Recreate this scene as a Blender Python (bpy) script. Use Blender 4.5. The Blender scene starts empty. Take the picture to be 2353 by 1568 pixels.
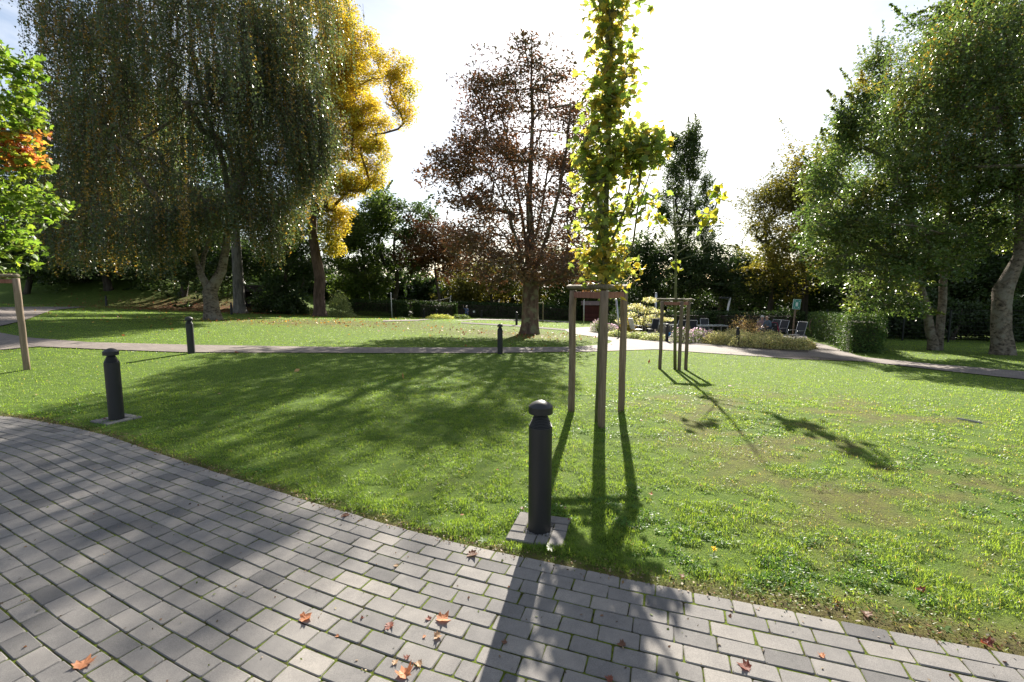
import bpy, math, random
import numpy as np
from mathutils import Vector, Matrix

scene = bpy.context.scene
C = scene.collection
rng = np.random.default_rng(7)
random.seed(7)

# ------------------------------------------------------------------ camera, sky, sun, exposure
EYE = 1.65
F = 1046.0; PX0, PY0 = 1176.5, 784.0            # photograph at 2353 px wide, 16 mm lens
TH = math.atan(121.0 / F)
cam = bpy.data.cameras.new("camera"); camo = bpy.data.objects.new("camera", cam); C.objects.link(camo)
cam.sensor_width = 36.0; cam.lens = 16.0; cam.clip_start = 0.05; cam.clip_end = 2000
camo.location = (0, 0, EYE); camo.rotation_euler = (math.pi / 2 - TH, 0, 0)
scene.camera = camo

SUN_EL, SUN_AZ = math.radians(29.4), math.radians(11.5)     # azimuth from +Y towards +X
world = bpy.data.worlds.new("World"); scene.world = world; world.use_nodes = True
nt = world.node_tree; nt.nodes.clear()
def wn(t, **k):
    n = nt.nodes.new(t)
    for a, b in k.items(): setattr(n, a, b)
    return n
sky = wn('ShaderNodeTexSky', sky_type='NISHITA', sun_disc=False)
sky.sun_elevation = SUN_EL; sky.sun_rotation = SUN_AZ
sky.air_density = 1.0; sky.dust_density = 1.0; sky.ozone_density = 1.2; sky.altitude = 60
tc = wn('ShaderNodeTexCoord')
mp = wn('ShaderNodeMapping'); mp.inputs['Scale'].default_value = (1.3, 2.0, 5.0); mp.inputs['Rotation'].default_value = (0.2, 0.1, 0.5)
nz = wn('ShaderNodeTexNoise'); nz.inputs['Scale'].default_value = 2.2; nz.inputs['Detail'].default_value = 8; nz.inputs['Roughness'].default_value = 0.6
nz.inputs['Distortion'].default_value = 0.8
rp = wn('ShaderNodeValToRGB'); rp.color_ramp.elements[0].position = 0.38; rp.color_ramp.elements[1].position = 0.72
rp.color_ramp.elements[0].color = (0.05, 0.05, 0.05, 1); rp.color_ramp.elements[1].color = (0.75, 0.75, 0.75, 1)
mx = wn('ShaderNodeMix', data_type='RGBA'); mx.inputs['B'].default_value = (7.2, 7.4, 7.8, 1)
bg = wn('ShaderNodeBackground'); bg.inputs['Strength'].default_value = 0.05
out = wn('ShaderNodeOutputWorld')
L = nt.links.new
L(tc.outputs['Generated'], mp.inputs['Vector']); L(mp.outputs[0], nz.inputs['Vector']); L(nz.outputs['Fac'], rp.inputs['Fac'])
L(rp.outputs['Color'], mx.inputs['Factor']); L(sky.outputs[0], mx.inputs['A']); L(mx.outputs['Result'], bg.inputs['Color'])
L(bg.outputs[0], out.inputs['Surface'])

sl = bpy.data.lights.new("sun", 'SUN'); so = bpy.data.objects.new("sun", sl); C.objects.link(so)
sl.energy = 5.0; sl.angle = math.radians(0.53); sl.color = (1.0, 0.93, 0.82)
SUNV = Vector((math.sin(SUN_AZ) * math.cos(SUN_EL), math.cos(SUN_AZ) * math.cos(SUN_EL), math.sin(SUN_EL)))
so.rotation_euler = SUNV.to_track_quat('Z', 'Y').to_euler()
scene.view_settings.view_transform = 'Standard'; scene.view_settings.look = 'None'
scene.view_settings.gamma = 1.0; scene.view_settings.use_curve_mapping = False
scene.view_settings.exposure = 1.72
scene.cycles.max_bounces = 8; scene.cycles.transparent_max_bounces = 8
scene.cycles.diffuse_bounces = 4; scene.cycles.transmission_bounces = 6; scene.cycles.glossy_bounces = 3
scene.cycles.sample_clamp_indirect = 8

# ------------------------------------------------------------------ helpers
def sstep(a, b, x):
    t = np.clip((np.asarray(x, float) - a) / (b - a), 0, 1); return t * t * (3 - 2 * t)
def Z(x, y):
    """height of the ground: flat by the paving, then falling gently away; a low mound; a bank far left"""
    x = np.asarray(x, float); y = np.asarray(y, float)
    yy = np.minimum(y, 75.0)
    z = -0.04 * np.where(yy > 7, yy - 5.5, np.where(yy > 4, (yy - 4) ** 2 / 6.0, 0.0))
    z = z - 0.04 * np.clip(x, -45, 10) * sstep(4, 13, y)
    z = z + 0.30 * np.exp(-(((x + 5) / 8.0) ** 2 + ((y - 31) / 5.5) ** 2))
    z = z + 3.3 * sstep(39, 54, y) * sstep(-17, -29, x)
    return z
def ray(px, py):
    a = (px - PX0) / F; b = (PY0 - py) / F
    return np.array([a, math.cos(TH) + b * math.sin(TH), -math.sin(TH) + b * math.cos(TH)])
def T(px, py):
    """ground point seen at a pixel of the 2353 px photograph"""
    d = ray(px, py); t0 = 0.5
    for t in np.geomspace(1.0, 200, 500):
        p = d * t
        if EYE + p[2] < float(Z(p[0], p[1])):
            lo, hi = t0, t
            for _ in range(30):
                m = (lo + hi) / 2; q = d * m
                if EYE + q[2] < float(Z(q[0], q[1])): hi = m
                else: lo = m
            q = d * hi; return np.array([q[0], q[1], float(Z(q[0], q[1]))])
        t0 = t
    raise ValueError((px, py))
def A(px, py, Y):
    """point seen at a pixel, at distance Y ahead"""
    d = ray(px, py); q = d * (Y / d[1]); return np.array([q[0], q[1], EYE + q[2]])
def gp(px, Y):
    """ground point at distance Y ahead under pixel column px (taken at the horizon)"""
    q = A(px, 663, Y); return np.array([q[0], Y, float(Z(q[0], Y))])

def link(o, parent=None):
    C.objects.link(o)
    if parent is not None: o.parent = parent
    return o
def tag(o, label=None, cat=None, group=None, kind=None):
    if label: o['label'] = label
    if cat: o['category'] = cat
    if group: o['group'] = group
    if kind: o['kind'] = kind
    return o
def root(name, loc, label, cat, group=None, rz=0.0):
    o = bpy.data.objects.new(name, None); o.empty_display_size = 0.2
    C.objects.link(o); o.location = Vector([float(v) for v in loc]); o.rotation_euler = (0, 0, rz)
    return tag(o, label, cat, group)

def make_mesh(name, V, faces, mats=(), smooth=False, col=None, mi=None):
    """faces: list of (n,k) index arrays; col: (nverts,3) colours; mi: list of material indices per face array"""
    V = np.ascontiguousarray(V, dtype=np.float32)
    me = bpy.data.meshes.new(name)
    me.vertices.add(len(V)); me.vertices.foreach_set('co', V.ravel())
    fs = [np.asarray(f, dtype=np.int32) for f in faces]
    keep = [i for i, f in enumerate(fs) if f.size]
    lv = np.concatenate([fs[i].ravel() for i in keep]); lt = np.concatenate([np.full(len(fs[i]), fs[i].shape[1], np.int32) for i in keep])
    ls = np.concatenate([[0], np.cumsum(lt)[:-1]]).astype(np.int32)
    me.loops.add(len(lv)); me.loops.foreach_set('vertex_index', lv)
    me.polygons.add(len(lt)); me.polygons.foreach_set('loop_start', ls)
    try: me.polygons.foreach_set('loop_total', lt)
    except Exception: pass
    for m in (mats if isinstance(mats, (list, tuple)) else [mats]): me.materials.append(m)
    if mi is not None:
        me.polygons.foreach_set('material_index', np.concatenate([np.full(len(fs[i]), mi[i], np.int32) for i in keep]))
    me.polygons.foreach_set('use_smooth', np.full(len(lt), bool(smooth)))
    if col is not None:
        at = me.attributes.new('col', 'FLOAT_COLOR', 'POINT')
        c = np.ones((len(V), 4), np.float32); c[:, :3] = col
        at.data.foreach_set('color', c.ravel())
    me.update(calc_edges=True); me.validate(verbose=False) if False else None
    return me
def part(parent, name, V, faces, mat, smooth=False, col=None, world=True, mi=None):
    V = np.asarray(V, float)
    if parent is not None and world: V = V - np.array(parent.location)
    return link(bpy.data.objects.new(name, make_mesh(name, V, faces, mat, smooth, col, mi)), parent)
def mesh_part(parent, name, me):
    return link(bpy.data.objects.new(name, me), parent)

class MB:
    """collects shapes into one mesh"""
    def __init__(s): s.V = []; s.Q = []; s.Tr = []; s.n = 0; s.qm = []; s.tm = []
    def add(s, V, Q=None, Tr=None, m=0):
        V = np.asarray(V, float)
        if Q is not None and len(Q): q = np.asarray(Q) + s.n; s.Q.append(q); s.qm += [m] * len(q)
        if Tr is not None and len(Tr): t = np.asarray(Tr) + s.n; s.Tr.append(t); s.tm += [m] * len(t)
        s.V.append(V); s.n += len(V); return s
    def box(s, c, size, rz=0.0, bevel=0.0, m=0, rot=None):
        h = np.array(size, float) / 2
        if bevel > 0:
            b = min(bevel, h.min() * 0.9); V = []
            for z, k in ((-h[2], 0), (h[2] - b, 0), (h[2], 1)):
                e = b if k else 0
                for sx, sy in ((-1, -1), (1, -1), (1, 1), (-1, 1)): V.append((sx * (h[0] - e), sy * (h[1] - e), z))
            V = np.array(V); Q = [(3, 2, 1, 0), (8, 9, 10, 11)]
            for r in range(2):
                for i in range(4): j = (i + 1) % 4; Q.append((r * 4 + i, r * 4 + j, r * 4 + 4 + j, r * 4 + 4 + i))
        else:
            V = np.array([(sx * h[0], sy * h[1], sz * h[2]) for sz in (-1, 1) for sx, sy in ((-1, -1), (1, -1), (1, 1), (-1, 1))])
            Q = [(3, 2, 1, 0), (4, 5, 6, 7), (0, 1, 5, 4), (1, 2, 6, 5), (2, 3, 7, 6), (3, 0, 4, 7)]
        if rot is not None: V = V @ np.array(rot).T
        elif rz: c_, s_ = math.cos(rz), math.sin(rz); V = V @ np.array([[c_, s_, 0], [-s_, c_, 0], [0, 0, 1]])
        return s.add(V + np.array(c, float), Q, m=m)
    def tube(s, P, R, n=8, m=0, cap=True, lobes=0.0, flat=1.0):
        P = np.asarray(P, float); k = len(P); R = np.broadcast_to(np.asarray(R, float), (k,))
        D = np.gradient(P, axis=0); D /= np.linalg.norm(D, axis=1, keepdims=True) + 1e-9
        tot = P[-1] - P[0]; tot = tot / (np.linalg.norm(tot) + 1e-9)
        ref = np.array([1.0, 0.13, 0]) if abs(tot[2]) > 0.75 else np.array([0, 0.05, 1.0])
        S = np.cross(D, ref); S /= np.linalg.norm(S, axis=1, keepdims=True) + 1e-9
        U = np.cross(S, D)
        a = np.linspace(0, 2 * math.pi, n, endpoint=False)
        rr = R[:, None] * np.ones(n)
        if lobes: rr = rr * (1 + lobes * np.sin(a * 3 + np.arange(k)[:, None] * 0.5) + lobes * 0.6 * np.sin(a * 5 + 1.3 - np.arange(k)[:, None] * 0.3))
        V = P[:, None, :] + rr[..., None] * (np.cos(a)[None, :, None] * S[:, None, :] + flat * np.sin(a)[None, :, None] * U[:, None, :])
        i = np.arange(k - 1)[:, None] * n; j = np.arange(n)[None, :]; j2 = (j + 1) % n
        Q = np.stack([i + j, i + j2, i + n + j2, i + n + j], -1).reshape(-1, 4)
        V = V.reshape(-1, 3); Tr = []
        if cap:
            V = np.vstack([V, P[0], P[-1]]); c0, c1 = len(V) - 2, len(V) - 1
            for q in range(n): Tr += [(c0, (q + 1) % n, q), (c1, (k - 1) * n + q, (k - 1) * n + (q + 1) % n)]
        return s.add(V, Q, Tr, m)
    def lathe(s, prof, n=20, c=(0, 0, 0), m=0):
        prof = np.asarray(prof, float); a = np.linspace(0, 2 * math.pi, n, endpoint=False); k = len(prof)
        V = np.stack([prof[:, 0, None] * np.cos(a), prof[:, 0, None] * np.sin(a), prof[:, 1, None] * np.ones(n)], -1).reshape(-1, 3) + np.array(c, float)
        i = np.arange(k - 1)[:, None] * n; j = np.arange(n)[None, :]; j2 = (j + 1) % n
        return s.add(V, np.stack([i + j, i + j2, i + n + j2, i + n + j], -1).reshape(-1, 4), m=m)
    def ball(s, c, r, n=10, k=6, m=0):
        r = np.broadcast_to(np.asarray(r, float), (3,)); t = np.linspace(-math.pi / 2, math.pi / 2, k + 1)
        pr = np.stack([np.maximum(np.cos(t), 1e-3), np.sin(t)], -1); b = MB().lathe(pr, n)
        return s.add(b.V[0] * r + np.array(c, float), b.Q[0], m=m)
    def mesh(s, name, mat, smooth=False):
        fs = []; mi = []
        V = np.vstack(s.V)
        mats = mat if isinstance(mat, (list, tuple)) else [mat]
        if s.Q:
            q = np.vstack(s.Q); qm = np.array(s.qm)
            for u in np.unique(qm): fs.append(q[qm == u]); mi.append(int(u))
        if s.Tr:
            t = np.vstack(s.Tr); tm = np.array(s.tm)
            for u in np.unique(tm): fs.append(t[tm == u]); mi.append(int(u))
        return make_mesh(name, V, fs, mats, smooth, None, mi)
    def build(s, name, mat, parent=None, smooth=False, world=False):
        if world and parent is not None: s.V = [v - np.array(parent.location) for v in s.V]
        return link(bpy.data.objects.new(name, s.mesh(name, mat, smooth)), parent)

def copy_tree(o, parent=None):
    c = o.copy(); C.objects.link(c); c.parent = parent
    for ch in list(o.children): copy_tree(ch, c)
    return c

# ------------------------------------------------------------------ materials
class Mat:
    def __init__(s, name):
        s.m = bpy.data.materials.new(name); s.m.use_nodes = True; s.t = s.m.node_tree; s.b = s.t.nodes['Principled BSDF']
        s.o = s.t.nodes['Material Output']
    def n(s, t, **k):
        x = s.t.nodes.new(t)
        for a, b in k.items():
            if a in x.inputs: x.inputs[a].default_value = b
            else: setattr(x, a, b)
        return x
    def l(s, a, b): s.t.links.new(a, b); return s
    def noise(s, scale, detail=4, rough=0.55, coord='Object', stretch=None, dist=0.0):
        v = s.n('ShaderNodeNewGeometry').outputs['Position'] if coord == 'Position' else s.n('ShaderNodeTexCoord').outputs[coord]
        if stretch: mp = s.n('ShaderNodeMapping'); mp.inputs['Scale'].default_value = stretch; s.l(v, mp.inputs['Vector']); v = mp.outputs[0]
        x = s.n('ShaderNodeTexNoise', Scale=scale, Detail=detail, Roughness=rough, Distortion=dist); s.l(v, x.inputs['Vector']); return x.outputs['Fac']
    def ramp(s, fac, stops):
        r = s.n('ShaderNodeValToRGB'); e = r.color_ramp.elements
        while len(e) < len(stops): e.new(0.5)
        for i, (p, c) in enumerate(stops): e[i].position = p; e[i].color = (*c, 1) if len(c) == 3 else c
        s.l(fac, r.inputs['Fac']); return r.outputs['Color']
    def mix(s, fac, a, b, mode='MIX'):
        x = s.n('ShaderNodeMix', data_type='RGBA', blend_type=mode)
        for v, k in ((fac, 'Factor'), (a, 'A'), (b, 'B')):
            if hasattr(v, 'links') or hasattr(v, 'is_linked'): s.l(v, x.inputs[k])
            else: x.inputs[k].default_value = v if isinstance(v, (int, float)) else (*v, 1)
        return x.outputs['Result']
    def bump(s, h, strength=0.4, dist=0.01):
        b = s.n('ShaderNodeBump', Strength=strength, Distance=dist); s.l(h, b.inputs['Height']); s.l(b.outputs[0], s.b.inputs['Normal']); return s
    def base(s, c):
        if hasattr(c, 'is_linked'): s.l(c, s.b.inputs['Base Color'])
        else: s.b.inputs['Base Color'].default_value = (*c, 1)
        return s
    def p(s, **k):
        for a, v in k.items(): s.b.inputs[a.replace('_', ' ')].default_value = v
        return s

def flat_mat(name, c, rough=0.6, metal=0.0, var=0.25, scale=12.0, bump=0.1):
    m = Mat(name); f = m.noise(scale, 5); c = np.array(c)
    m.base(m.ramp(f, [(0.3, tuple(c * (1 - var))), (0.7, tuple(np.minimum(c * (1 + var), 0.95)))])); m.p(Roughness=rough, Metallic=metal)
    if bump: m.bump(m.noise(scale * 6, 4), bump, 0.004)
    return m.m
def leaf_mat(name, trans=0.45, gain=(1.9, 1.9, 1.2), rough=0.42, spec=0.5):
    """a thin leaf: its own colour (attribute col) reflected, a clearer brighter tone let through"""
    m = Mat(name); a = m.n('ShaderNodeAttribute', attribute_name='col')
    m.base(a.outputs['Color']); m.p(Roughness=rough, Specular_IOR_Level=spec)
    g = m.mix(1.0, a.outputs['Color'], gain, 'MULTIPLY')
    t = m.n('ShaderNodeBsdfTranslucent'); m.l(g, t.inputs['Color'])
    x = m.n('ShaderNodeMixShader'); x.inputs[0].default_value = trans
    m.l(m.b.outputs[0], x.inputs[1]); m.l(t.outputs[0], x.inputs[2]); m.l(x.outputs[0], m.o.inputs['Surface'])
    return m.m
def bark_mat(name, c0, c1, scale=6.0, strength=0.8, stretch=(1, 1, 0.25), spots=None):
    m = Mat(name); f = m.noise(scale, 8, 0.65, stretch=stretch, dist=0.4)
    col = m.ramp(f, [(0.32, c0), (0.62, c1)])
    if spots: col = m.mix(m.ramp(m.noise(2.6, 5, 0.6), [(0.5, (0, 0, 0)), (0.62, (1, 1, 1))]), col, spots)
    m.base(col); m.p(Roughness=0.9, Specular_IOR_Level=0.2); m.bump(m.noise(scale * 2.2, 8, 0.7, stretch=stretch), strength, 0.03)
    return m.m

M = {}
M['leaf'] = leaf_mat('thin_leaf', trans=0.5, gain=(2.1, 2.0, 1.2), rough=0.5, spec=0.3)
M['leaf_dull'] = leaf_mat('dull_leaf', trans=0.36, gain=(1.7, 1.7, 1.1), rough=0.5, spec=0.4)
M['leaf_gloss'] = leaf_mat('glossy_birch_leaf', trans=0.42, gain=(1.9, 1.95, 1.2), rough=0.36, spec=0.5)
M['leaf_maple'] = leaf_mat('broad_maple_leaf', trans=0.52, gain=(2.1, 2.05, 1.2), rough=0.45, spec=0.35)
M['grass'] = leaf_mat('grass_blade', trans=0.52, gain=(3.1, 2.6, 1.5), rough=0.45, spec=0.35)
M['needle'] = leaf_mat('yew_needle', trans=0.2, gain=(1.7, 1.7, 1.0), rough=0.6, spec=0.2)
M['dry_leaf'] = leaf_mat('dry_leaf', trans=0.25, gain=(1.6, 1.2, 1.0), rough=0.6, spec=0.3)
M['bark_dark'] = bark_mat('dark_bark', (0.03, 0.024, 0.018), (0.085, 0.07, 0.055))
M['bark_grey'] = bark_mat('grey_bark', (0.05, 0.045, 0.04), (0.16, 0.15, 0.13))
M['bark_brown'] = bark_mat('brown_bark', (0.05, 0.032, 0.024), (0.15, 0.10, 0.075), scale=5)
M['bark_chestnut'] = bark_mat('lichen_bark', (0.05, 0.035, 0.027), (0.16, 0.105, 0.08), scale=5, spots=(0.17, 0.17, 0.10))
M['bark_birch'] = bark_mat('birch_bark', (0.018, 0.013, 0.010), (0.22, 0.18, 0.135), scale=9, stretch=(0.8, 0.8, 1.2), strength=1.0, spots=(0.20, 0.18, 0.145))
M['bark_young'] = bark_mat('young_green_bark', (0.07, 0.075, 0.03), (0.15, 0.15, 0.07), scale=14, strength=0.3)
M['bark_old'] = bark_mat('furrowed_bark', (0.06, 0.05, 0.04), (0.30, 0.27, 0.22), scale=3, strength=1.0, stretch=(1.4, 1.4, 0.3))

def wood_mat(name, c0, c1, c2):
    m = Mat(name); w = m.noise(9, 6, 0.6, stretch=(2.2, 2.2, 0.18), dist=1.2)
    col = m.ramp(w, [(0.3, c0), (0.5, c1), (0.7, c2)])
    r = m.n('ShaderNodeObjectInfo'); v = m.n('ShaderNodeMapRange'); m.l(r.outputs['Random'], v.inputs['Value']); v.inputs['To Min'].default_value = 0.75; v.inputs['To Max'].default_value = 1.2
    g = m.n('ShaderNodeCombineColor'); [m.l(v.outputs[0], g.inputs[i]) for i in range(3)]
    col = m.mix(1.0, col, g.outputs[0], 'MULTIPLY'); m.base(col); m.p(Roughness=0.8, Specular_IOR_Level=0.25)
    m.bump(m.noise(30, 6, 0.7, stretch=(2.5, 2.5, 0.12)), 0.5, 0.01); return m.m
M['stake'] = wood_mat('weathered_stake', (0.10, 0.072, 0.048), (0.19, 0.14, 0.098), (0.26, 0.195, 0.14))
M['rail'] = wood_mat('mossy_rail', (0.075, 0.062, 0.038), (0.155, 0.125, 0.08), (0.23, 0.185, 0.13))
M['strap'] = wood_mat('red_brown_slat', (0.17, 0.07, 0.05), (0.25, 0.11, 0.08), (0.31, 0.15, 0.11))
M['bollard'] = flat_mat('anthracite_paint', (0.013, 0.0133, 0.0148), 0.5, 0.0, 0.12, 5, 0.06)
M['steel'] = flat_mat('brushed_steel', (0.55, 0.55, 0.55), 0.35, 1.0, 0.1, 20, 0.05)
M['alu'] = flat_mat('grey_tube_metal', (0.42, 0.42, 0.42), 0.4, 0.8, 0.1, 20, 0.0)
M['white_metal'] = flat_mat('pale_pole_paint', (0.62, 0.61, 0.58), 0.5, 0.0, 0.1, 10, 0.0)
M['sling'] = flat_mat('charcoal_mesh_fabric', (0.035, 0.036, 0.042), 0.7, 0, 0.2, 60, 0.1)
M['white_plastic'] = flat_mat('white_plastic', (0.72, 0.72, 0.69), 0.4, 0, 0.06, 8, 0)
M['table_top'] = flat_mat('pale_table_glass', (0.5, 0.52, 0.52), 0.12, 0, 0.06, 8, 0)
M['black'] = flat_mat('black_rubber', (0.02, 0.02, 0.02), 0.6, 0, 0.2, 20, 0)
M['dark_wood'] = wood_mat('dark_stained_wood', (0.02, 0.016, 0.013), (0.045, 0.036, 0.03), (0.07, 0.058, 0.05))
M['red_wood'] = wood_mat('red_brown_boards', (0.075, 0.022, 0.02), (0.12, 0.036, 0.032), (0.16, 0.055, 0.045))
M['roofing'] = flat_mat('weathered_shingle', (0.17, 0.12, 0.10), 0.85, 0, 0.35, 9, 0.3)
M['stone'] = flat_mat('boulder_stone', (0.20, 0.19, 0.17), 0.85, 0, 0.35, 4, 0.4)
M['gravel'] = flat_mat('grey_gravel', (0.16, 0.155, 0.15), 0.9, 0, 0.5, 80, 1.0)
M['wire'] = flat_mat('dark_green_wire', (0.012, 0.016, 0.014), 0.5, 0.2, 0.1, 10, 0)
M['sign_green'] = flat_mat('teal_sign_paint', (0.05, 0.27, 0.22), 0.4, 0, 0.05, 5, 0)
M['sign_white'] = flat_mat('white_sign_print', (0.72, 0.75, 0.72), 0.4, 0, 0.03, 5, 0)
M['soil'] = flat_mat('bed_soil', (0.045, 0.032, 0.022), 0.95, 0, 0.4, 14, 0.6)
M['skin'] = flat_mat('skin', (0.52, 0.31, 0.23), 0.5, 0, 0.06, 8, 0)
M['hair_white'] = flat_mat('white_hair', (0.68, 0.66, 0.62), 0.6, 0, 0.15, 60, 0.2)
M['blue_cloth'] = flat_mat('grey_blue_cloth', (0.10, 0.14, 0.19), 0.8, 0, 0.15, 20, 0.1)
M['navy_cloth'] = flat_mat('faded_denim', (0.10, 0.14, 0.26), 0.8, 0, 0.2, 25, 0.1)
M['dark_cloth'] = flat_mat('dark_grey_trousers', (0.07, 0.07, 0.085), 0.8, 0, 0.15, 20, 0.1)
M['plaid'] = flat_mat('mauve_checked_blouse', (0.32, 0.22, 0.24), 0.8, 0, 0.5, 26, 0.1)
M['pink_cloth'] = flat_mat('raspberry_jacket_cloth', (0.55, 0.05, 0.12), 0.8, 0, 0.12, 14, 0.2)
M['shoe_white'] = flat_mat('white_shoe', (0.7, 0.68, 0.66), 0.6, 0, 0.05, 10, 0)
M['eye'] = flat_mat('dark_eye', (0.02, 0.015, 0.012), 0.3, 0, 0, 10, 0)
M['blue_plastic'] = flat_mat('bright_blue_plastic', (0.03, 0.22, 0.45), 0.4, 0, 0.05, 10, 0)
M['concrete'] = flat_mat('old_concrete', (0.30, 0.29, 0.26), 0.9, 0, 0.25, 12, 0.4)

# lawn soil: thatch, moss and bare patches; attribute soil = how bare (worn strip by the paving, trodden patches)
m = Mat('lawn_ground'); a = m.n('ShaderNodeAttribute', attribute_name='col')
sep = m.n('ShaderNodeSeparateColor'); m.l(a.outputs['Color'], sep.inputs[0])
green = m.ramp(m.noise(5.0, 8, 0.65), [(0.3, (0.05, 0.085, 0.015)), (0.55, (0.085, 0.135, 0.022)), (0.75, (0.13, 0.16, 0.04))])
bare = m.ramp(m.noise(11.0, 8, 0.7), [(0.3, (0.05, 0.040, 0.022)), (0.45, (0.10, 0.085, 0.035)), (0.6, (0.125, 0.125, 0.03)), (0.72, (0.17, 0.15, 0.07)), (0.85, (0.26, 0.22, 0.15))])
col = m.mix(sep.outputs[0], green, bare)
litter = m.ramp(m.noise(4.0, 8, 0.75), [(0.3, (0.05, 0.02, 0.012)), (0.6, (0.13, 0.045, 0.022))])
m.base(m.mix(sep.outputs[1], col, litter)); m.p(Roughness=0.95, Specular_IOR_Level=0.1); m.bump(m.noise(60, 6, 0.7), 0.8, 0.02)
M['lawn'] = m.m
# pavers: fine-grained concrete, each stone its own tone
m = Mat('concrete_paver'); oi = m.n('ShaderNodeObjectInfo'); ge = m.n('ShaderNodeNewGeometry')
ad = m.n('ShaderNodeMath', operation='ADD'); m.l(oi.outputs['Random'], ad.inputs[0]); m.l(ge.outputs['Random Per Island'], ad.inputs[1])
fr = m.n('ShaderNodeMath', operation='FRACT'); m.l(ad.outputs[0], fr.inputs[0])
tone = m.ramp(fr.outputs[0], [(0.0, (0.115, 0.112, 0.110)), (0.14, (0.165, 0.159, 0.153)), (0.5, (0.197, 0.188, 0.178)), (0.8, (0.22, 0.208, 0.194)), (1.0, (0.25, 0.234, 0.213))])
grain = m.ramp(m.noise(330, 3, 0.6, coord='Position'), [(0.3, (0.66, 0.66, 0.66)), (0.5, (0.98, 0.98, 0.98)), (0.72, (1.25, 1.25, 1.25))])
patch = m.mix(1.0, m.ramp(m.noise(9, 6, 0.65, coord='Position'), [(0.3, (0.82, 0.82, 0.83)), (0.7, (1.1, 1.09, 1.08))]), m.ramp(m.noise(1.3, 5, 0.6, coord='Position'), [(0.35, (0.86, 0.86, 0.87)), (0.65, (1.1, 1.09, 1.07))]), 'MULTIPLY')
m.base(m.mix(1.0, m.mix(1.0, tone, grain, 'MULTIPLY'), patch, 'MULTIPLY')); m.p(Roughness=0.85, Specular_IOR_Level=0.2); m.bump(m.noise(300, 4, 0.7, coord='Position'), 0.5, 0.003)
M['paver'] = m.m
m = Mat('joint_moss'); f = m.noise(16, 8, 0.7)
m.base(m.ramp(f, [(0.36, (0.018, 0.015, 0.011)), (0.45, (0.04, 0.042, 0.012)), (0.54, (0.085, 0.115, 0.012)), (0.75, (0.12, 0.16, 0.018))])); m.p(Roughness=0.95, Specular_IOR_Level=0.1); m.bump(m.noise(140, 6, 0.7), 0.9, 0.006)
M['joint'] = m.m
def path_mat(name, c, sc=1.0):
    m = Mat(name); br = m.n('ShaderNodeTexBrick', Scale=1.0); tc_ = m.n('ShaderNodeTexCoord'); mp_ = m.n('ShaderNodeMapping'); mp_.inputs['Rotation'].default_value = (0, 0, 0.5)
    m.l(tc_.outputs['Object'], mp_.inputs['Vector']); m.l(mp_.outputs[0], br.inputs['Vector'])
    c = np.array(c); br.inputs['Color1'].default_value = (*(c * 0.9), 1); br.inputs['Color2'].default_value = (*(c * 1.1), 1); br.inputs['Mortar'].default_value = (*(c * 0.5), 1)
    br.inputs['Brick Width'].default_value = 0.2; br.inputs['Row Height'].default_value = 0.1; br.inputs['Mortar Size'].default_value = 0.006
    big = m.ramp(m.noise(1.6, 7, 0.65), [(0.3, (0.8, 0.79, 0.78)), (0.7, (1.12, 1.1, 1.08))])
    m.base(m.mix(1.0, br.outputs['Color'], big, 'MULTIPLY')); m.p(Roughness=0.85, Specular_IOR_Level=0.2); m.bump(br.outputs['Fac'], -0.3, 0.006); return m.m
M['path'] = path_mat('brown_grey_path', (0.19, 0.165, 0.148))
M['path_pale'] = path_mat('pale_path', (0.30, 0.275, 0.25))

# ------------------------------------------------------------------ ground shapes
def smooth_curve(P, n=200, closed=False):
    P = np.asarray(P, float)
    if closed: P = np.vstack([P, P[:1]])
    d = np.r_[0, np.cumsum(np.linalg.norm(np.diff(P, axis=0), axis=1))]
    K = len(P); Mt = np.zeros_like(P)
    if closed: g = (P[1] - P[-2]) / (d[1] + d[-1] - d[-2]); Mt[0] = Mt[-1] = g
    else: Mt[0] = (P[1] - P[0]) / (d[1] - d[0]); Mt[-1] = (P[-1] - P[-2]) / (d[-1] - d[-2])
    Mt[1:-1] = (P[2:] - P[:-2]) / (d[2:] - d[:-2])[:, None]
    t = np.linspace(0, d[-1], n + (1 if closed else 0))
    if closed: t = t[:-1]
    i = np.clip(np.searchsorted(d, t, 'right') - 1, 0, K - 2); h = (d[i + 1] - d[i])[:, None]; u = ((t - d[i]))[:, None] / h
    return (2 * u**3 - 3 * u**2 + 1) * P[i] + (u**3 - 2 * u**2 + u) * h * Mt[i] + (-2 * u**3 + 3 * u**2) * P[i + 1] + (u**3 - u**2) * h * Mt[i + 1]
def inside(P, poly):
    P = np.asarray(P, float)[:, :2]; poly = np.asarray(poly, float)[:, :2]; r = np.zeros(len(P), bool)
    x, y = P[:, 0], P[:, 1]; j = len(poly) - 1
    for i in range(len(poly)):
        xi, yi = poly[i]; xj, yj = poly[j]
        if yi != yj: r ^= ((yi > y) != (yj > y)) & (x < (xj - xi) * (y - yi) / (yj - yi) + xi)
        j = i
    return r
def Tp(pts): return np.array([T(*p)[:2] for p in pts])

# lawn side of the paving
EDGE = smooth_curve([(-12.5, 6.6), (-9.5, 6.2), (-7.6, 5.98), (-6.5, 5.74), (-5.65, 5.45), (-4.64, 5.02), (-3.83, 4.58), (-3.0, 4.13), (-2.14, 3.68), (-1.3, 3.25), (-0.5, 2.87), (0.2, 2.6),
                     (0.97, 2.33), (1.65, 2.10), (2.33, 1.88), (3.2, 1.62), (4.4, 1.32), (6.0, 1.0)], 900)
def edge_y(x): return np.interp(x, EDGE[:, 0], EDGE[:, 1])
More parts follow.
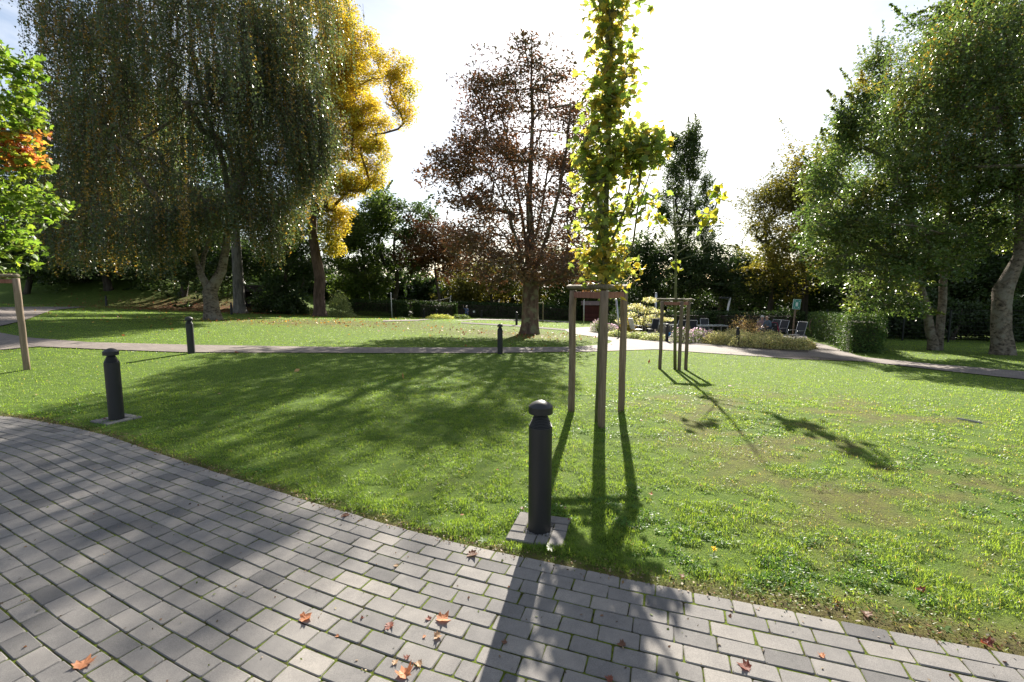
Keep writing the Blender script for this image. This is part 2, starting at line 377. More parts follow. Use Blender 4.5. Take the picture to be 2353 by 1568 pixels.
# paths, traced on the ground
near_edge = [(-60, 806), (0, 805.5), (88, 798), (264, 805.5), (419, 811), (574, 812), (860, 813), (1091, 813), (1229, 811), (1366, 809), (1503, 804), (1613, 802.6), (1723, 806), (1798, 813), (1988, 832), (2241, 861), (2353, 873), (2500, 890)]
far_edge = [(2500, 869), (2353, 855), (2150, 838), (1988, 822.6), (1969, 818), (1930, 804), (1895, 793), (1858, 784), (1845, 787), (1862, 800), (1858, 811), (1800, 808), (1723, 801), (1641, 795.5), (1560, 790), (1503, 784.7), (1440, 778), (1394, 772),
            (1366, 764), (1358, 755), (1361, 751.5), (1320, 753.5), (1297, 758.7), (1311, 767), (1366, 775), (1407, 784.8), (1400, 790), (1374, 794), (1311, 798.5), (1091, 800), (860, 800), (632, 797), (440, 794), (205, 788), (60, 777), (0, 766), (-60, 760)]
PATH_MAIN = Tp(near_edge + far_edge)
PATH_UP = Tp([(-60, 708), (60, 706), (200, 706), (118, 714), (55, 738), (0, 751), (-60, 762)])
PATH_BACK = Tp([(880, 737.5), (960, 735.5), (1100, 733.2), (1240, 736), (1310, 740), (1310, 742.5), (1240, 738.5), (1100, 735.6), (960, 738), (880, 740)])
PATH_DIRT = Tp([(1060, 741.5), (1180, 747.5), (1300, 757), (1296, 760), (1180, 751), (1060, 744)])
TERRACE = Tp([(1394, 771), (1361, 751), (1420, 748), (1500, 745.5), (1700, 749), (1850, 765), (1858, 783), (1800, 795), (1641, 788), (1503, 780)])
TERRACE = np.vstack([TERRACE])
BED = Tp([(1362, 763), (1394, 772.5), (1503, 785.5), (1641, 796.5), (1723, 802), (1800, 808.5), (1856, 812), (1862, 800), (1846, 788), (1800, 781), (1700, 777), (1600, 773), (1520, 770), (1440, 764), (1420, 757), (1376, 750.5), (1359, 753)])

def warp(n, lo, hi, c, s):
    """grid lines packed around c"""
    t = np.linspace(np.arcsinh((lo - c) / s), np.arcsinh((hi - c) / s), n); return c + s * np.sinh(t)
gx = warp(230, -160, 160, -0.5, 3.0); gy = warp(230, -25, 260, 3.5, 2.5)
GX, GY = np.meshgrid(gx, gy); P2 = np.stack([GX.ravel(), GY.ravel()], -1)
gz = Z(P2[:, 0], P2[:, 1])
ins = P2[:, 1] - edge_y(np.clip(P2[:, 0], -12, 6))            # >0 on the lawn side
near = (P2[:, 0] > -12.4) & (P2[:, 0] < 6.5)
gz = gz - 0.014 * sstep(9, 5, P2[:, 1]) - 0.06 * sstep(0.02, -0.12, ins)
def vnoise(x, y, s, seed=0):
    """cheap smooth value noise"""
    x = np.asarray(x) * s + 91.7 * seed + 500; y = np.asarray(y) * s + 37.3 * seed + 500
    xi, yi = np.floor(x), np.floor(y); u, v = x - xi, y - yi; u = u * u * (3 - 2 * u); v = v * v * (3 - 2 * v)
    h = lambda a, b: np.modf(np.abs(np.sin(a * 127.1 + b * 311.7 + seed * 17.3) * 43758.5453))[0]
    return (h(xi, yi) * (1 - u) + h(xi + 1, yi) * u) * (1 - v) + (h(xi, yi + 1) * (1 - u) + h(xi + 1, yi + 1) * u) * v
def fnoise(x, y, s, seed=0): return (vnoise(x, y, s, seed) * 0.5 + vnoise(x, y, s * 2.1, seed + 1) * 0.3 + vnoise(x, y, s * 4.3, seed + 2) * 0.2)
def bareness(x, y):
    """0 thick turf .. 1 bare earth: worn strip along the paving, wider to the right, and thin patches right of the young tree"""
    d = (y - edge_y(np.clip(x, -12, 6))) * 0.9
    strip = 0.05 + 0.16 * sstep(0.2, 2.2, x) + 0.04 * (fnoise(x, y, 1.6, 5) - 0.5)
    b = 1 - sstep(strip * 0.35, strip * 1.5 + 0.03, d + 0.16 * (fnoise(x, y, 5.0, 3) - 0.5))
    zone = sstep(0.8, 2.6, x) * sstep(9.5, 6.5, y) * sstep(7.5, 5.0, x) + 0.35 * sstep(-1.5, -0.3, x) * sstep(5.2, 4.4, y) * sstep(3.4, 3.8, y) * sstep(1.2, .6, x)
    n = 0.6 * fnoise(x * 0.75 + y * 0.2, y * 1.15, 1.9, 11) + 0.4 * fnoise(x, y, 7.0, 17)
    return np.clip(np.maximum(b, zone * sstep(0.48, 0.62, n) * 0.78), 0, 1)
def litter_amount(x, y):
    """how thickly fallen leaves lie: under the chestnut, by the yellow tree and on the far bank"""
    ch = np.exp(-(((x - 0.6) / 4.4) ** 2 + ((y - 23.2) / 3.0) ** 2)) * 0.5
    ye = np.exp(-(((x + 11) / 6.0) ** 2 + ((y - 26.0) / 3.0) ** 2)) * 0.5
    bk = np.exp(-(((x + 27) / 9.0) ** 2 + ((y - 41) / 4.5) ** 2)) * 0.95
    return np.clip(ch + ye + bk, 0, 1) * (0.45 + 0.9 * fnoise(x, y, 0.8, 21))
gc = np.stack([bareness(P2[:, 0], P2[:, 1]), np.clip(litter_amount(P2[:, 0], P2[:, 1]), 0, 1), np.zeros(len(P2))], -1)
nx, ny = len(gx), len(gy); ii = (np.arange(ny - 1)[:, None] * nx + np.arange(nx - 1)[None, :]).ravel()
lawn = part(None, 'lawn', np.stack([P2[:, 0], P2[:, 1], gz], -1), [np.stack([ii, ii + 1, ii + nx + 1, ii + nx], -1)], M['lawn'], True, gc); tag(lawn, kind='structure')

def sheet(name, poly, mat, lift, step=0.5):
    """a flat surface cut to an outline and laid on the ground"""
    import bmesh
    bm = bmesh.new(); vs = [bm.verts.new((float(p[0]), float(p[1]), 0)) for p in poly]; bm.faces.new(vs)
    bmesh.ops.triangulate(bm, faces=bm.faces[:])
    lo, hi = np.min(poly, 0), np.max(poly, 0)
    for ax in (0, 1):
        v = lo[ax] + step
        while v < hi[ax]:
            co = [0, 0, 0]; no = [0, 0, 0]; co[ax] = v; no[ax] = 1
            bmesh.ops.bisect_plane(bm, geom=bm.verts[:] + bm.edges[:] + bm.faces[:], plane_co=co, plane_no=no); v += step
    for v in bm.verts: v.co.z = float(Z(v.co.x, v.co.y)) + lift
    bmesh.ops.recalc_face_normals(bm, faces=bm.faces[:])
    if sum(f.normal.z for f in bm.faces) < 0: bmesh.ops.reverse_faces(bm, faces=bm.faces[:])
    me = bpy.data.meshes.new(name); bm.to_mesh(me); bm.free(); me.materials.append(mat)
    o = link(bpy.data.objects.new(name, me)); return tag(o, kind='structure')
sheet('terrace', TERRACE, M['path_pale'], 0.016, 1.0)
sheet('main_path', PATH_MAIN, M['path'], 0.020, 1.0)
sheet('bank_path', PATH_UP, M['path'], 0.03, 1.5)
sheet('back_path', PATH_BACK, M['path'], 0.03, 2.0)
sheet('dirt_path', PATH_DIRT, M['soil'], 0.024, 1.5)
sheet('flower_bed', BED, M['soil'], 0.03, 1.0)

# ------------------------------------------------------------------ paving: bed with moss joints, stones laid in curved courses
CW, CL, GAP = 0.104, 0.188, 0.0072
tan = np.gradient(EDGE, axis=0); tan /= np.linalg.norm(tan, axis=1, keepdims=True); nor = np.stack([tan[:, 1], -tan[:, 0]], -1)   # towards the camera side
NC = 32
off = np.linspace(0.006, NC * CW, 24)
bed = (EDGE[:, None, :] + nor[:, None, :] * off[None, :, None])[::6]
a_, b_ = bed.shape[:2]; jj = (np.arange(a_ - 1)[:, None] * b_ + np.arange(b_ - 1)[None, :]).ravel()
paving = part(None, 'paving', np.concatenate([bed.reshape(-1, 2), np.full((a_ * b_, 1), -0.0045)], 1), [np.stack([jj, jj + b_, jj + b_ + 1, jj + 1][::-1], -1)], M['joint']); tag(paving, kind='structure')
stones = []
for k in range(NC):
    ln = EDGE + nor * (k + 0.5) * CW
    s_ = np.r_[0, np.cumsum(np.linalg.norm(np.diff(ln, axis=0), axis=1))]
    t = random.uniform(0, 0.05) + (0.5 if k % 2 else 0.0) * CL + random.uniform(-0.025, 0.025)
    while t < s_[-1] - 0.3:
        w = CL * (0.5 if random.random() < 0.02 else random.uniform(0.985, 1.015))
        mid = t + w / 2
        x_ = np.interp(mid, s_, ln[:, 0]); y_ = np.interp(mid, s_, ln[:, 1])
        dx = np.interp(mid + 0.03, s_, ln[:, 0]) - np.interp(mid - 0.03, s_, ln[:, 0]); dy = np.interp(mid + 0.03, s_, ln[:, 1]) - np.interp(mid - 0.03, s_, ln[:, 1])
        stones.append((x_, y_, math.atan2(dy, dx) + random.gauss(0, 0.006), w, random.uniform(-0.0022, 0.0022))); t += w + GAP * random.uniform(0.5, 1.3)
def seen(x, y, m=0.15):
    yc = y * math.cos(TH) + EYE * math.sin(TH); up = y * math.sin(TH) - EYE * math.cos(TH)
    return yc > 0.3 and abs(x) / yc < 1176 / F + m and -up / yc < 784 / F + m
stones = [q for q in stones if seen(q[0], q[1], 0.45)]
order = sorted(range(len(stones)), key=lambda i: (0 if seen(stones[i][0], stones[i][1], 0.05) else 1, stones[i][0] ** 2 + stones[i][1] ** 2))
singles = set(order[:300])
pv_mesh = {}
def paver_mb(w, j):
    b = MB(); hw, hd, e = w / 2, (CW - GAP) / 2, 0.004
    q = 0.0015 * np.random.default_rng(j).standard_normal((4, 2))
    V = []
    for z_, in_ in ((-0.05, 0), (-e, 0), (0.0, e)):
        for i_, (sx, sy) in enumerate(((-1, -1), (1, -1), (1, 1), (-1, 1))):
            for cx_, cy_ in (((0, 1), (1, 0)) if i_ in (0, 2) else ((1, 0), (0, 1))):
                V.append((sx * (hw - in_ - 0.006 * cx_) + q[i_, 0], sy * (hd - in_ - 0.006 * cy_) + q[i_, 1], z_))
    V = np.array(V); Q = []
    for r_ in range(2):
        for i_ in range(8): j_ = (i_ + 1) % 8; Q.append((r_ * 8 + i_, r_ * 8 + j_, r_ * 8 + 8 + j_, r_ * 8 + 8 + i_))
    Q += [(16, 17, 18, 19), (16, 19, 20, 23), (20, 21, 22, 23)]
    return b.add(V, Q)
rest = MB()
for i, (x_, y_, an, w, dz) in enumerate(stones):
    j = (1 if w < 0.12 else 0) * 10 + i % 6; wl = CL if w > 0.12 else CL * 0.5
    if i in singles:
        if j not in pv_mesh: pv_mesh[j] = paver_mb(wl, j).mesh('paver', M['paver'])
        o = mesh_part(paving, 'paver', pv_mesh[j]); o.location = (x_, y_, dz); o.rotation_euler = (random.gauss(0, 0.008), random.gauss(0, 0.006), an)
    else:
        b = paver_mb(wl, j); c_, s2 = math.cos(an), math.sin(an); V = b.V[0]
        rest.add(np.stack([V[:, 0] * c_ - V[:, 1] * s2 + x_, V[:, 0] * s2 + V[:, 1] * c_ + y_, V[:, 2] + dz], -1), b.Q[0])
tag(rest.build('pavers', M['paver'], paving), kind='stuff')

# old kerb strip half sunk in the lawn on the right
for pts in ([(2195, 962), (2260, 972), (2353, 989), (2480, 1010)],):
    q = np.array([T(*p) for p in pts]); b = MB()
    for u, v in zip(q[:-1], q[1:]):
        n_ = max(1, int(np.linalg.norm(v - u) / 0.45))
        for k in range(n_):
            if random.random() < (0.75 if pts[0][0] < 2000 else 0.4): continue
            c_ = u + (v - u) * (k + 0.5) / n_; b.box((c_[0], c_[1], c_[2] + 0.004), (np.linalg.norm(v - u) / n_ - 0.03, 0.022, 0.02), math.atan2(v[1] - u[1], v[0] - u[0]), 0.01)
    tag(b.build('sunken_kerb', M['concrete']), kind='structure')

# ------------------------------------------------------------------ grass
HOLES = []       # (polygon) where no grass grows, filled while building
def collar_poly(c, h, rz):
    return np.array([(c[0] + math.cos(rz + a) * h * 1.414, c[1] + math.sin(rz + a) * h * 1.414) for a in (0.785, 2.356, 3.927, 5.498)])
NEAR_B = np.array([0.19, 2.98]); LEFT_B = np.array([-5.03, 5.64])
COLLARS = [(NEAR_B, 0.19, -0.27), (LEFT_B, 0.19, -0.40)]
HOLES += [collar_poly(c, h, rz) for c, h, rz in COLLARS[:1]] + [PATH_MAIN, PATH_UP, PATH_BACK, PATH_DIRT, TERRACE, BED]
N = 1000000
N = 1050000; r_ = np.exp(np.where(rng.random(N) < .56, rng.uniform(math.log(1.9), math.log(9), N), rng.uniform(math.log(9), math.log(56), N))); th_ = rng.uniform(-1.02, 0.98, N)
gx_, gy_ = r_ * np.sin(th_), r_ * np.cos(th_)
ok = (gy_ > edge_y(np.clip(gx_, -12, 6)) + 0.015 * rng.standard_normal(N) - 0.01) & (gy_ > 1.0) & ~((gx_ < -12) & (gy_ < 6.6)) & (gy_ < 50)
bare = bareness(gx_, gy_); ok &= rng.random(N) > bare * 0.97
for h in HOLES:
    idx = np.flatnonzero(ok); ok[idx[inside(np.stack([gx_[idx], gy_[idx]], -1), h)]] = False
lit = litter_amount(gx_, gy_); ok &= rng.random(N) > lit * 0.8
ok &= rng.random(N) < np.where(r_ < 9, 0.45 + 0.9 * sstep(0.3, 0.6, fnoise(gx_, gy_, 6.5, 61)), 1.0)
gx_, gy_, r_, bare = gx_[ok], gy_[ok], r_[ok], bare[ok]; n = len(gx_)
lush = fnoise(gx_, gy_, 1.3, 31)
clover = sstep(0.57, 0.62, 0.5 * fnoise(gx_, gy_, 1.1, 41) + 0.5 * fnoise(gx_, gy_, 5.0, 43)) * sstep(10, 7, gy_) * (rng.random(n) < .75)
tuft = fnoise(gx_, gy_, 6.5, 61)
hgt = (0.012 + 0.018 * rng.random(n) * (0.5 + lush)) * (0.5 + 1.1 * tuft) * (1 - 0.5 * bare) * (1 + 0.35 * sstep(0.25, 0.0, gy_ - edge_y(np.clip(gx_, -12, 6)))) * (1 + 0.012 * r_)
wid = np.maximum(0.0042, 0.00095 * r_) * rng.uniform(0.7, 1.3, n) * (1 + 1.7 * clover)
hgt *= (1 - 0.35 * clover)
az = rng.uniform(0, 2 * math.pi, n); lean = np.where(clover > .5, rng.uniform(.7, 1.5, n), rng.uniform(0.25, 1.4, n)); az2 = az + math.pi / 2 + rng.uniform(-0.6, 0.6, n)
z0 = Z(gx_, gy_) - 0.014 * sstep(9, 5, gy_)
z0 = z0 + 0.022 * sstep(0.35, 0.7, tuft) * sstep(11, 6, r_)
B = np.stack([gx_, gy_, z0 - 0.004], -1); S = np.stack([np.cos(az), np.sin(az), np.zeros(n)], -1) * wid[:, None] / 2
Lv = np.stack([np.cos(az2) * np.sin(lean), np.sin(az2) * np.sin(lean), np.cos(lean)], -1) * hgt[:, None]
V = np.stack([B - S, B + S, B + Lv], 1).reshape(-1, 3)
hue = rng.random(n)[:, None]; g0, g1, g2, g3 = np.array([0.066, 0.140, 0.018]), np.array([0.122, 0.190, 0.030]), np.array([0.20, 0.18, 0.075]), np.array([0.085, 0.18, 0.034])
yel = np.clip(0.55 * fnoise(gx_, gy_, 0.35, 51) + 0.25 * sstep(-1.5, 3, gx_) - 0.1, 0, 1)[:, None]
col = g0 + (g1 - g0) * np.clip(hue * 0.75 + yel * 0.7, 0, 1)
col = np.where(clover[:, None] > 0.5, g3 * (0.6 + 0.6 * hue), col)
dry = rng.random(n) < (0.012 + 0.16 * bare + 0.04 * sstep(1, 3, gx_) * sstep(9, 6, gy_)); col = np.where(dry[:, None], g2 * (0.7 + 0.7 * hue), col)
col = np.repeat(col, 3, axis=0)
ix = np.arange(3 * n).reshape(-1, 3)
grass = part(None, 'grass', V, [ix], M['grass'], True, col); tag(grass, 'short mown green grass covering the lawn between the paths', 'grass', kind='stuff')

# ------------------------------------------------------------------ trees
def pal(*cw):
    c = np.array([q[0] for q in cw], float); w = np.array([q[1] for q in cw], float); return c, w / w.sum()
def pick(p, n, r, var=0.18):
    c = p[0][r.choice(len(p[0]), n, p=p[1])]
    return np.clip(c * (1 + var * r.standard_normal((n, 1))) * (1 + 0.05 * r.standard_normal((n, 3))), 0.002, 0.9)
def kite_leaves(Cn, size, r, droop=0.0, up=0.6, aspect=0.62, tri=False):
    """one four-cornered, slightly folded leaf per centre"""
    n = len(Cn); size = np.broadcast_to(np.asarray(size, float), (n,)) * r.uniform(0.7, 1.3, n)
    D = r.standard_normal((n, 3)); D[:, 2] = D[:, 2] * 0.55 - droop; D /= np.linalg.norm(D, axis=1, keepdims=True)
    Nn = r.standard_normal((n, 3)); Nn[:, 2] += up * 1.5; S = np.cross(D, Nn); S /= np.linalg.norm(S, axis=1, keepdims=True) + 1e-9
    a = D * size[:, None] / 2; b = S * (size * aspect / 2)[:, None]
    if tri: return np.stack([Cn - a * 0.8 - b, Cn + b - a * 0.6, Cn + a], 1).reshape(-1, 3), np.arange(3 * n).reshape(-1, 3)
    V = np.stack([Cn - a, Cn + b - a * 0.15, Cn + a, Cn - b - a * 0.15], 1).reshape(-1, 3)
    return V, np.arange(4 * n).reshape(-1, 4)
def sample_blobs(blobs, n, r, shell=3.2):
    b = np.array([q[:6] for q in blobs], float); w = np.array([q[6] if len(q) > 6 else q[3] * q[4] * q[5] for q in blobs]); w = w / w.sum()
    k = r.choice(len(b), n, p=w); d = r.standard_normal((n, 3)); d /= np.linalg.norm(d, axis=1, keepdims=True)
    return b[k, :3] + d * (r.random(n) ** (1 / shell) * np.clip(1 + .2 * r.standard_normal(n), .6, 1.5))[:, None] * b[k, 3:6]
class Branches:
    """limbs grown from the trunk to every clump of leaves, thickness following what each carries"""
    def __init__(s, trunk):
        s.P = [np.array(q[:3], float) for q in trunk]; s.par = [-1] + list(range(len(trunk) - 1)); s.tr = len(trunk); s.w = None
    def grow(s, targets, r, skip=2, rise=0.5, sag=0.0, jitter=0.08):
        order_ = np.argsort(np.linalg.norm((targets - s.P[min(skip, s.tr - 1)]) * np.array([1, 1, 0.7]), axis=1))
        cap_ = len(s.P) + len(targets) * 5; arr = np.zeros((cap_, 3)); arr[:len(s.P)] = s.P; n = len(s.P); s.tip = []
        for t in targets[order_]:
            q = arr[skip:n]; d = t - q; cost = np.linalg.norm(d, axis=1) + rise * np.maximum(0, -d[:, 2]) * 2
            i = int(np.argmin(cost)) + skip; p0 = arr[i]; Ld = np.linalg.norm(t - p0); k = max(1, min(4, int(Ld / 0.7)))
            prev = i
            for e in range(1, k + 1):
                u = e / k; pt = p0 + (t - p0) * u; pt = pt + np.array([0, 0, 1]) * (sag * math.sin(u * math.pi) * Ld)
                if e < k: pt = pt + r.standard_normal(3) * jitter * Ld
                arr[n] = pt; s.par.append(prev); prev = n; n += 1
            s.tip.append(prev)
        s.P = list(arr[:n])
    def limbs(s, ps):
        for pl in ps:
            P_ = np.array(s.P[:s.tr]); q = np.array(pl, float); prev = int(np.argmin(np.linalg.norm(P_ - q[0], axis=1)))
            for a_, b_ in zip(q[:-1], q[1:]):
                for u in (0.5, 1.0): s.P.append(a_ + (b_ - a_) * u); s.par.append(prev); prev = len(s.P) - 1
    def build(s, trunk, rtip=0.012, power=0.5, rmax=None, n=5, minr=0.0):
        P = np.array(s.P); N_ = len(P); load = np.zeros(N_)
        for t in getattr(s, 'tip', []): load[t] += 1
        ch = [[] for _ in range(N_)]
        for i in range(N_ - 1, 0, -1): load[s.par[i]] += load[i]; ch[s.par[i]].append(i)
        R = np.maximum(rtip * np.maximum(load, 0.6) ** power, rtip * 0.6)
        R[:s.tr] = [q[3] for q in trunk]
        tm, bmk = MB(), MB()
        tm.tube(P[:s.tr], R[:s.tr], 14, lobes=0.10)
        # follow the heaviest child so that limbs run on as single tubes
        used = np.zeros(N_, bool); used[:s.tr] = True
        for i in range(s.tr, N_):
            if used[i]: continue
            path = [s.par[i], i]; used[i] = True; c = i
            while ch[c]:
                c2 = max(ch[c], key=lambda q: load[q])
                if used[c2]: break
                path.append(c2); used[c2] = True; c = c2
            rr = R[path].copy(); rr[0] = min(rr[0], rr[1] * 1.15)
            if rr[1] < minr: continue
            rr[-1] *= 0.5; bmk.tube(P[path], rr, n if rr[1] < 0.06 else 8, cap=False)
        return tm, bmk
def trunk_line(base, pts, flare=1.6):
    """pts: (x, y, z, r) up the trunk; adds a flared foot"""
    b = np.array(base, float); r0 = pts[0][3]
    L0 = [(b[0], b[1], b[2] - 0.15, r0 * flare), (b[0], b[1], b[2] + 0.12, r0 * (1 + (flare - 1) * 0.6)), (b[0] + (pts[0][0] - b[0]) * 0.3, b[1] + (pts[0][1] - b[1]) * 0.3, b[2] + 0.5, r0 * (1 + (flare - 1) * 0.2))]
    return L0 + [tuple(p) for p in pts]

def tree(name, label, base, trunk, blobs, nclump, nleaf, leaf, palette, bark, clump=0.6, mat='leaf', group=None, seed=0, skip=3, flat=0.6, shell=3.2, rtip=0.014, droop=0.0,
         cat='tree', up=0.6, color_fn=None, rise=0.5, sag=0.0, twig=True, minr=0.0, limbs=(), sprays=None, clumps=None, jitter=0.08, aspect=0.62):
    r = np.random.default_rng(seed + 100); t = root(name, base, label, cat, group)
    cl = sample_blobs(blobs, nclump, r, shell) if clumps is None else clumps
    cl = cl[cl[:, 2] > Z(cl[:, 0], cl[:, 1]) + 0.3]
    br = Branches(trunk); br.limbs(limbs); br.grow(cl, r, skip, rise, sag, jitter); tm, bm_ = br.build(trunk, rtip, minr=minr)
    k = r.integers(0, len(cl), nleaf); g = r.standard_normal((nleaf, 3)); g *= (r.random(nleaf) ** 0.33 / np.linalg.norm(g, axis=1))[:, None] * 1.6
    Cn = cl[k] + g * clump * np.array([1, 1, flat])
    # loose shoots that break the outline
    ns = max(12, len(cl) // 4) if sprays is None else sprays
    if ns:
        cc = np.average(cl, axis=0); ext = np.abs(cl - cc).max(0) + .1; e_ = np.linalg.norm((cl - cc) / ext, axis=1); oi = np.argsort(-e_ * r.uniform(.75, 1.25, len(cl)))[:ns]
        dv = cl[oi] - cc; dv /= np.linalg.norm(dv, axis=1, keepdims=True); dv[:, 2] = dv[:, 2] * .6 + .45; dv += .35 * r.standard_normal(dv.shape); dv /= np.linalg.norm(dv, axis=1, keepdims=True)
        Ls = clump * r.uniform(1.6, 4.2, ns); m_ = int(nleaf * .13); ki = r.integers(0, ns, m_); uu = r.random(m_) ** .8
        tip = cl[oi] + dv * Ls[:, None]; sel = r.choice(nleaf, m_, replace=False)
        Cn[sel] = cl[oi][ki] + dv[ki] * (Ls[ki] * uu)[:, None] + r.standard_normal((m_, 3)) * (clump * .30 * (1.1 - uu))[:, None]; k[sel] = oi[ki]
        for q in range(ns): bm_.tube([cl[oi[q]], (cl[oi[q]] + tip[q]) / 2 + .04 * r.standard_normal(3), tip[q]], [rtip * .7, rtip * .5, rtip * .3], 3, cap=False)
    Cn[:, 2] = np.maximum(Cn[:, 2], Z(Cn[:, 0], Cn[:, 1]) + 0.08)
    V, Q = kite_leaves(Cn, leaf, r, droop, up, aspect, True)
    ctint = pick(palette, len(cl), r, 0.12); col = ctint[k] * 0.55 + pick(palette, nleaf, r) * 0.45
    if color_fn is not None: col = color_fn(Cn, col, r)
    if twig and len(cl) < 900:
        for q in range(len(cl)):
            for _ in range(2):
                e = cl[q] + r.standard_normal(3) * clump * 0.9 * np.array([1, 1, flat]); bm_.tube([cl[q], (cl[q] + e) / 2 + r.standard_normal(3) * 0.05, e], [rtip * 0.6, rtip * 0.45, rtip * 0.25], 3, cap=False)
    tm.build('trunk', M[bark], t, True, world=True)
    if bm_.V: bm_.build('branches', M[bark], t, True, world=True)
    part(t, 'crown', V, [Q], M[mat], False, np.repeat(col, 3, axis=0))
    return t

GREEN = pal(((0.045, 0.075, 0.018), 3), ((0.06, 0.095, 0.022), 3), ((0.085, 0.115, 0.03), 1.5))
DKGREEN = pal(((0.028, 0.052, 0.014), 3), ((0.042, 0.072, 0.02), 3), ((0.065, 0.095, 0.026), 1.2))
BIRCH = pal(((0.056, 0.078, 0.038), 4), ((0.078, 0.102, 0.050), 3), ((0.15, 0.13, 0.03), 0.6), ((0.20, 0.11, 0.02), 0.35))
BIRCH_R = pal(((0.060, 0.098, 0.028), 4), ((0.095, 0.138, 0.038), 3), ((0.145, 0.165, 0.04), 1.2), ((0.24, 0.16, 0.035), 0.22))
GOLD = pal(((0.34, 0.26, 0.03), 4), ((0.40, 0.315, 0.035), 3), ((0.28, 0.19, 0.024), 1.4), ((0.21, 0.22, 0.03), 1.8))
CHEST = pal(((0.125, 0.078, 0.043), 4), ((0.085, 0.058, 0.036), 3), ((0.19, 0.10, 0.042), 1.4), ((0.075, 0.075, 0.03), 1))
RUST = pal(((0.11, 0.05, 0.022), 3), ((0.07, 0.055, 0.02), 2), ((0.15, 0.07, 0.025), 1))
OLIVE = pal(((0.10, 0.105, 0.022), 3), ((0.14, 0.13, 0.025), 2), ((0.19, 0.155, 0.03), 1))

# --- great weeping birch on the left
bb = T(490, 735); Yb = bb[1]
def PT(px, py, r, Y): q = A(px, py, Y); return (q[0], q[1], q[2], r)
def weeping(name, label, base, trunks, tops, nclump, strands, step, leaf, palette, seed, lmin, lmax, floor_fn, bark='bark_birch', gold=0.09, forks=(), minpx=-9e9, group=None, shell=2.4, sway=0.10):
    r = np.random.default_rng(seed); t = root(name, base, label, 'tree', group)
    cl = sample_blobs(tops, nclump * 2, r, shell); cl = cl[PX0 + F * cl[:, 0] / cl[:, 1] > minpx][:nclump]; nclump = len(cl)
    br = Branches(trunks); br.grow(cl, r, 3, 0.4, 0.10, 0.06); tm, bm_ = br.build(trunks, 0.013, 0.55)
    for f in forks:
        f = np.array(f); bm_.tube(f[:, :3], f[:, 3], 10)
    k = r.integers(0, nclump, strands); st = cl[k] + r.standard_normal((strands, 3)) * np.array([0.5, 0.5, 0.4])
    kl = r.uniform(.55, 1.15, nclump); ln = r.uniform(lmin, lmax, strands) * kl[k] * r.uniform(0.5, 1.0, strands)
    ln = np.minimum(ln, np.maximum(st[:, 2] - floor_fn(st[:, 0], st[:, 1], r), 0.3))
    m_ = np.maximum((ln / step).astype(int), 3); tot = int(m_.sum()); sid = np.repeat(np.arange(strands), m_)
    u = np.concatenate([np.linspace(0, 1, q) for q in m_]); ang = r.uniform(0, 6.28, strands); sw = r.uniform(0, sway, strands) * ln
    out_ = cl[k] - np.array(trunks[-1][:3]); out_[:, 2] = 0; out_ /= np.linalg.norm(out_, axis=1, keepdims=True) + 1e-6
    curve = np.sqrt(u)
    Pn = st[sid] + out_[sid] * (0.45 * np.sin(np.minimum(curve, 1) * 1.5))[:, None]
    Pn[:, 2] += 0.25 * np.sin(u * 3.1) * (u < 0.3) - ln[sid] * u
    Pn[:, 0] += np.cos(ang[sid]) * sw[sid] * u; Pn[:, 1] += np.sin(ang[sid]) * sw[sid] * u
    Cn = Pn + r.standard_normal((tot, 3)) * np.array([0.05, 0.05, 0.04])
    V, Q = kite_leaves(Cn, leaf, r, 0.9, 0.0, 0.7, True)
    sc = pick(palette, strands, r, 0.12); gl = r.random(strands) < gold
    # gold hangs in bunches: neighbouring strands turn together
    gk = r.random(nclump) < gold * 0.9; gl = gl & True; gl |= gk[k] & (r.random(strands) < 0.5)
    sc[gl] = np.array([0.30, 0.165, 0.025]) * r.uniform(0.7, 1.2, (gl.sum(), 1))
    col = sc[sid] * 0.65 + pick(palette, tot, r) * 0.35
    tm.build('trunk', M[bark], t, True, world=True); bm_.build('branches', M[bark], t, True, world=True)
    part(t, 'crown', V, [Q], M['leaf_gloss'], False, np.repeat(col, 3, axis=0))
    # the hanging twigs themselves
    i3 = np.flatnonzero(r.random(strands) < 0.6); e0 = st[i3] + out_[i3] * 0.3; e1 = e0.copy(); e1[:, 2] -= ln[i3] * 0.8; e1[:, 0] += np.cos(ang[i3]) * sw[i3] * 0.8; e1[:, 1] += np.sin(ang[i3]) * sw[i3] * 0.8
    wv = np.array([0.006, 0.004, 0]); Vt = np.stack([e0 - wv, e0 + wv, e1 + wv * 0.5, e1 - wv * 0.5], 1).reshape(-1, 3)
    part(t, 'twigs', Vt, [np.arange(4 * len(i3)).reshape(-1, 4)], M['bark_dark'])
    return t
trk = trunk_line(bb, [PT(487, 700, 0.36, Yb), PT(483, 672, 0.34, Yb), PT(492, 655, 0.27, Yb), PT(510, 620, 0.22, Yb), PT(518, 575, 0.19, Yb + .2), PT(523, 520, 0.17, Yb + .4), PT(526, 470, 0.15, Yb + .6), PT(515, 380, 0.13, Yb + .8), PT(470, 250, 0.11, Yb + 1), PT(440, 120, 0.09, Yb + 1), PT(430, -40, 0.06, Yb + 1)])
frk = [[PT(484, 680, 0.27, Yb), PT(474, 655, 0.20, Yb), PT(462, 632, 0.17, Yb - .1), PT(455, 610, 0.12, Yb - .3)],
       [PT(462, 632, 0.13, Yb), PT(468, 590, 0.11, Yb + .2), PT(484, 540, 0.10, Yb + .5), PT(500, 500, 0.08, Yb + .8), PT(520, 430, 0.06, Yb + 1)],
       [PT(462, 632, 0.12, Yb), PT(440, 560, 0.11, Yb - .6), PT(380, 480, 0.10, Yb - 1.5), PT(320, 400, 0.09, Yb - 2), PT(260, 330, 0.05, Yb - 2.5)]]
